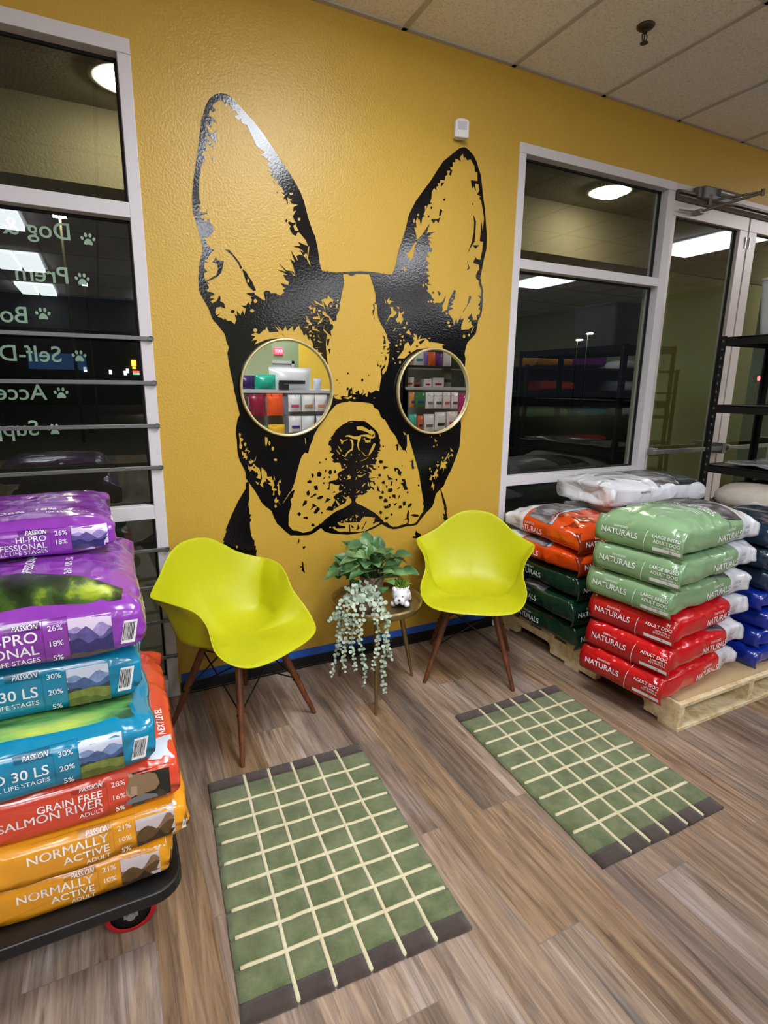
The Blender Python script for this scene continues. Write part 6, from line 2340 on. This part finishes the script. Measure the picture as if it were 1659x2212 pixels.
street_lamp(-.5, 14, 5.35, 'tall lit street lamp outside behind the lettering starting with D', 1.)
street_lamp(-.15, 20, 4.7, 'thin street lamp pole outside, under the second paw print', .6, mat('faint_glow', '#d8d8c8', emit=2))
street_lamp(32.6, 30, 5.0, 'far street lamp seen through the right window, lower of the two', .9)
street_lamp(33.6, 30, 5.5, 'far street lamp seen through the right window, upper of the two', .9)
sb = empty('storefront', (-1.0, 42, -.12))
tag(sb, 'distant dark shop building with a blue lit band across the street', 'building')
MB().box(-9, 5.5, 0, 6, 0, 5).build('wall', mat('dark_building', '#15151a', rough=.9), sb)
MB().box(-3.1, .3, -.1, .0, 2.35, 3.4).build('blue_band', mat('blue_lit_band', '#1f3a63', rough=.6, emit=.35), sb)
MB().box(3.15, 3.45, -.1, 0, 2.7, 3.1).box(3.2, 3.4, -.1, 0, 2.5, 2.65).build('yellow_red_neon', mat('neon_amber', '#ffb02e', emit=3), sb)
MB().box(3.2, 3.62, -.1, 0, 2.1, 2.2).build('green_neon', mat('neon_green', '#59e08a', emit=2), sb)
MB().box(3.2, 3.62, -.1, 0, 2.22, 2.36).build('red_neon', mat('neon_red', '#ff3b2e', emit=3), sb)
for (x, z, w_) in ((1.75, 2.3, .09), (2.7, 2.25, .1), (2.85, 2.4, .09), (.2, 2.45, .1)):
    MB().box(x - w_, x + w_, -.1, 0, z - .2, z + .1).build('lit_window', mat('lit_window', '#dfe6f0', emit=1.2), sb)
tl = empty('traffic_light', (56.0, 30, -.12))
tag(tl, 'red traffic light far out in the dark beyond the glass doors', 'traffic light')
MB().tube([(0, 0, 0), (0, 0, 2.9)], .06, 8).build('pole', M_POLE, tl)
MB().box(-.2, .2, -.1, .1, 2.2, 3.0).build('housing', M_BLK, tl)
MB().lathe([(0, 0), (.22, .01), (.22, .03)], 16, 0, Matrix.Translation((0, -.12, 2.62)) @ Matrix.Rotation(PI / 2, 4, 'X')).build('red_lens', mat('red_lens', '#ff1a20', emit=25), tl)


def car(x, y, rz, lab, c='#1a1c20'):
    r = empty('car', (x, y, -.12), rz)
    tag(r, lab, 'car')
    pr_ = [(-2.1, .35), (-2.1, .8), (-1.5, .95), (-.9, 1.42), (.7, 1.42), (1.3, .95), (2.1, .8), (2.15, .35)]
    MB().prism(pr_, 'y', -.85, .85).build('car_body', mat('car_paint_' + c[1:], c, rough=.3, coat=.5), r, bevel=.08)
    for sx in (-1.35, 1.35):
        for sy in (-.8, .8):
            MB().lathe([(0, -.1), (.32, -.1), (.33, 0), (.32, .1), (0, .1)], 20, 0, Matrix.Translation((sx, sy, .33)) @ Matrix.Rotation(PI / 2, 4, 'X')).build('wheel', M_VINYL, r)
    for sy in (-.6, .6):
        MB().box(2.1, 2.18, sy - .18, sy + .18, .58, .74).build('headlamp', mat('headlamp_glow', '#fff6e0', emit=18), r)


car(53.0, 31, R(205), 'car with lit headlamps far out in the dark, seen through the glass door')
car(3.2, 30, R(-100), 'dark car with lit headlamps on the street behind the left window')

# ------------------------------------------------------------------ world, camera, view
W_ = bpy.data.worlds.new('night')
SC.world = W_
W_.use_nodes = True
W_.node_tree.nodes['Background'].inputs['Color'].default_value = (.012, .013, .018, 1)
W_.node_tree.nodes['Background'].inputs['Strength'].default_value = .25
cam = bpy.data.cameras.new('camera')
co = bpy.data.objects.new('camera', cam)
COL.objects.link(co)
yaw, pitch, roll = 0.4668602, -0.22481838, 0.01196048
cy, sy, cp, sp_ = math.cos(yaw), math.sin(yaw), math.cos(pitch), math.sin(pitch)
fw = Vector((sy * cp, cy * cp, sp_))
rt = Vector((cy, -sy, 0))
up = rt.cross(fw)
cr, sr = math.cos(roll), math.sin(roll)
r2 = rt * cr + up * sr
u2 = -rt * sr + up * cr
co.matrix_world = Matrix(((r2.x, u2.x, -fw.x, 0), (r2.y, u2.y, -fw.y, -2.52445), (r2.z, u2.z, -fw.z, 1.43078), (0, 0, 0, 1)))
cam.sensor_fit = 'HORIZONTAL'
cam.sensor_width = 36
cam.lens = 1195.06 / 1659 * 36
cam.clip_start = .02
cam.clip_end = 200
SC.camera = co
SC.view_settings.view_transform = 'Standard'
SC.view_settings.look = 'None'
SC.view_settings.gamma = 1
SC.view_settings.exposure = EXPO
SC.view_settings.use_curve_mapping = False
SC.cycles.max_bounces = 7
SC.cycles.diffuse_bounces = 4
SC.cycles.glossy_bounces = 4
SC.cycles.transmission_bounces = 4
SC.cycles.transparent_max_bounces = 12
SC.cycles.caustics_reflective = False
SC.cycles.caustics_refractive = False
SC.cycles.sample_clamp_indirect = 6
SC.cycles.use_denoising = True
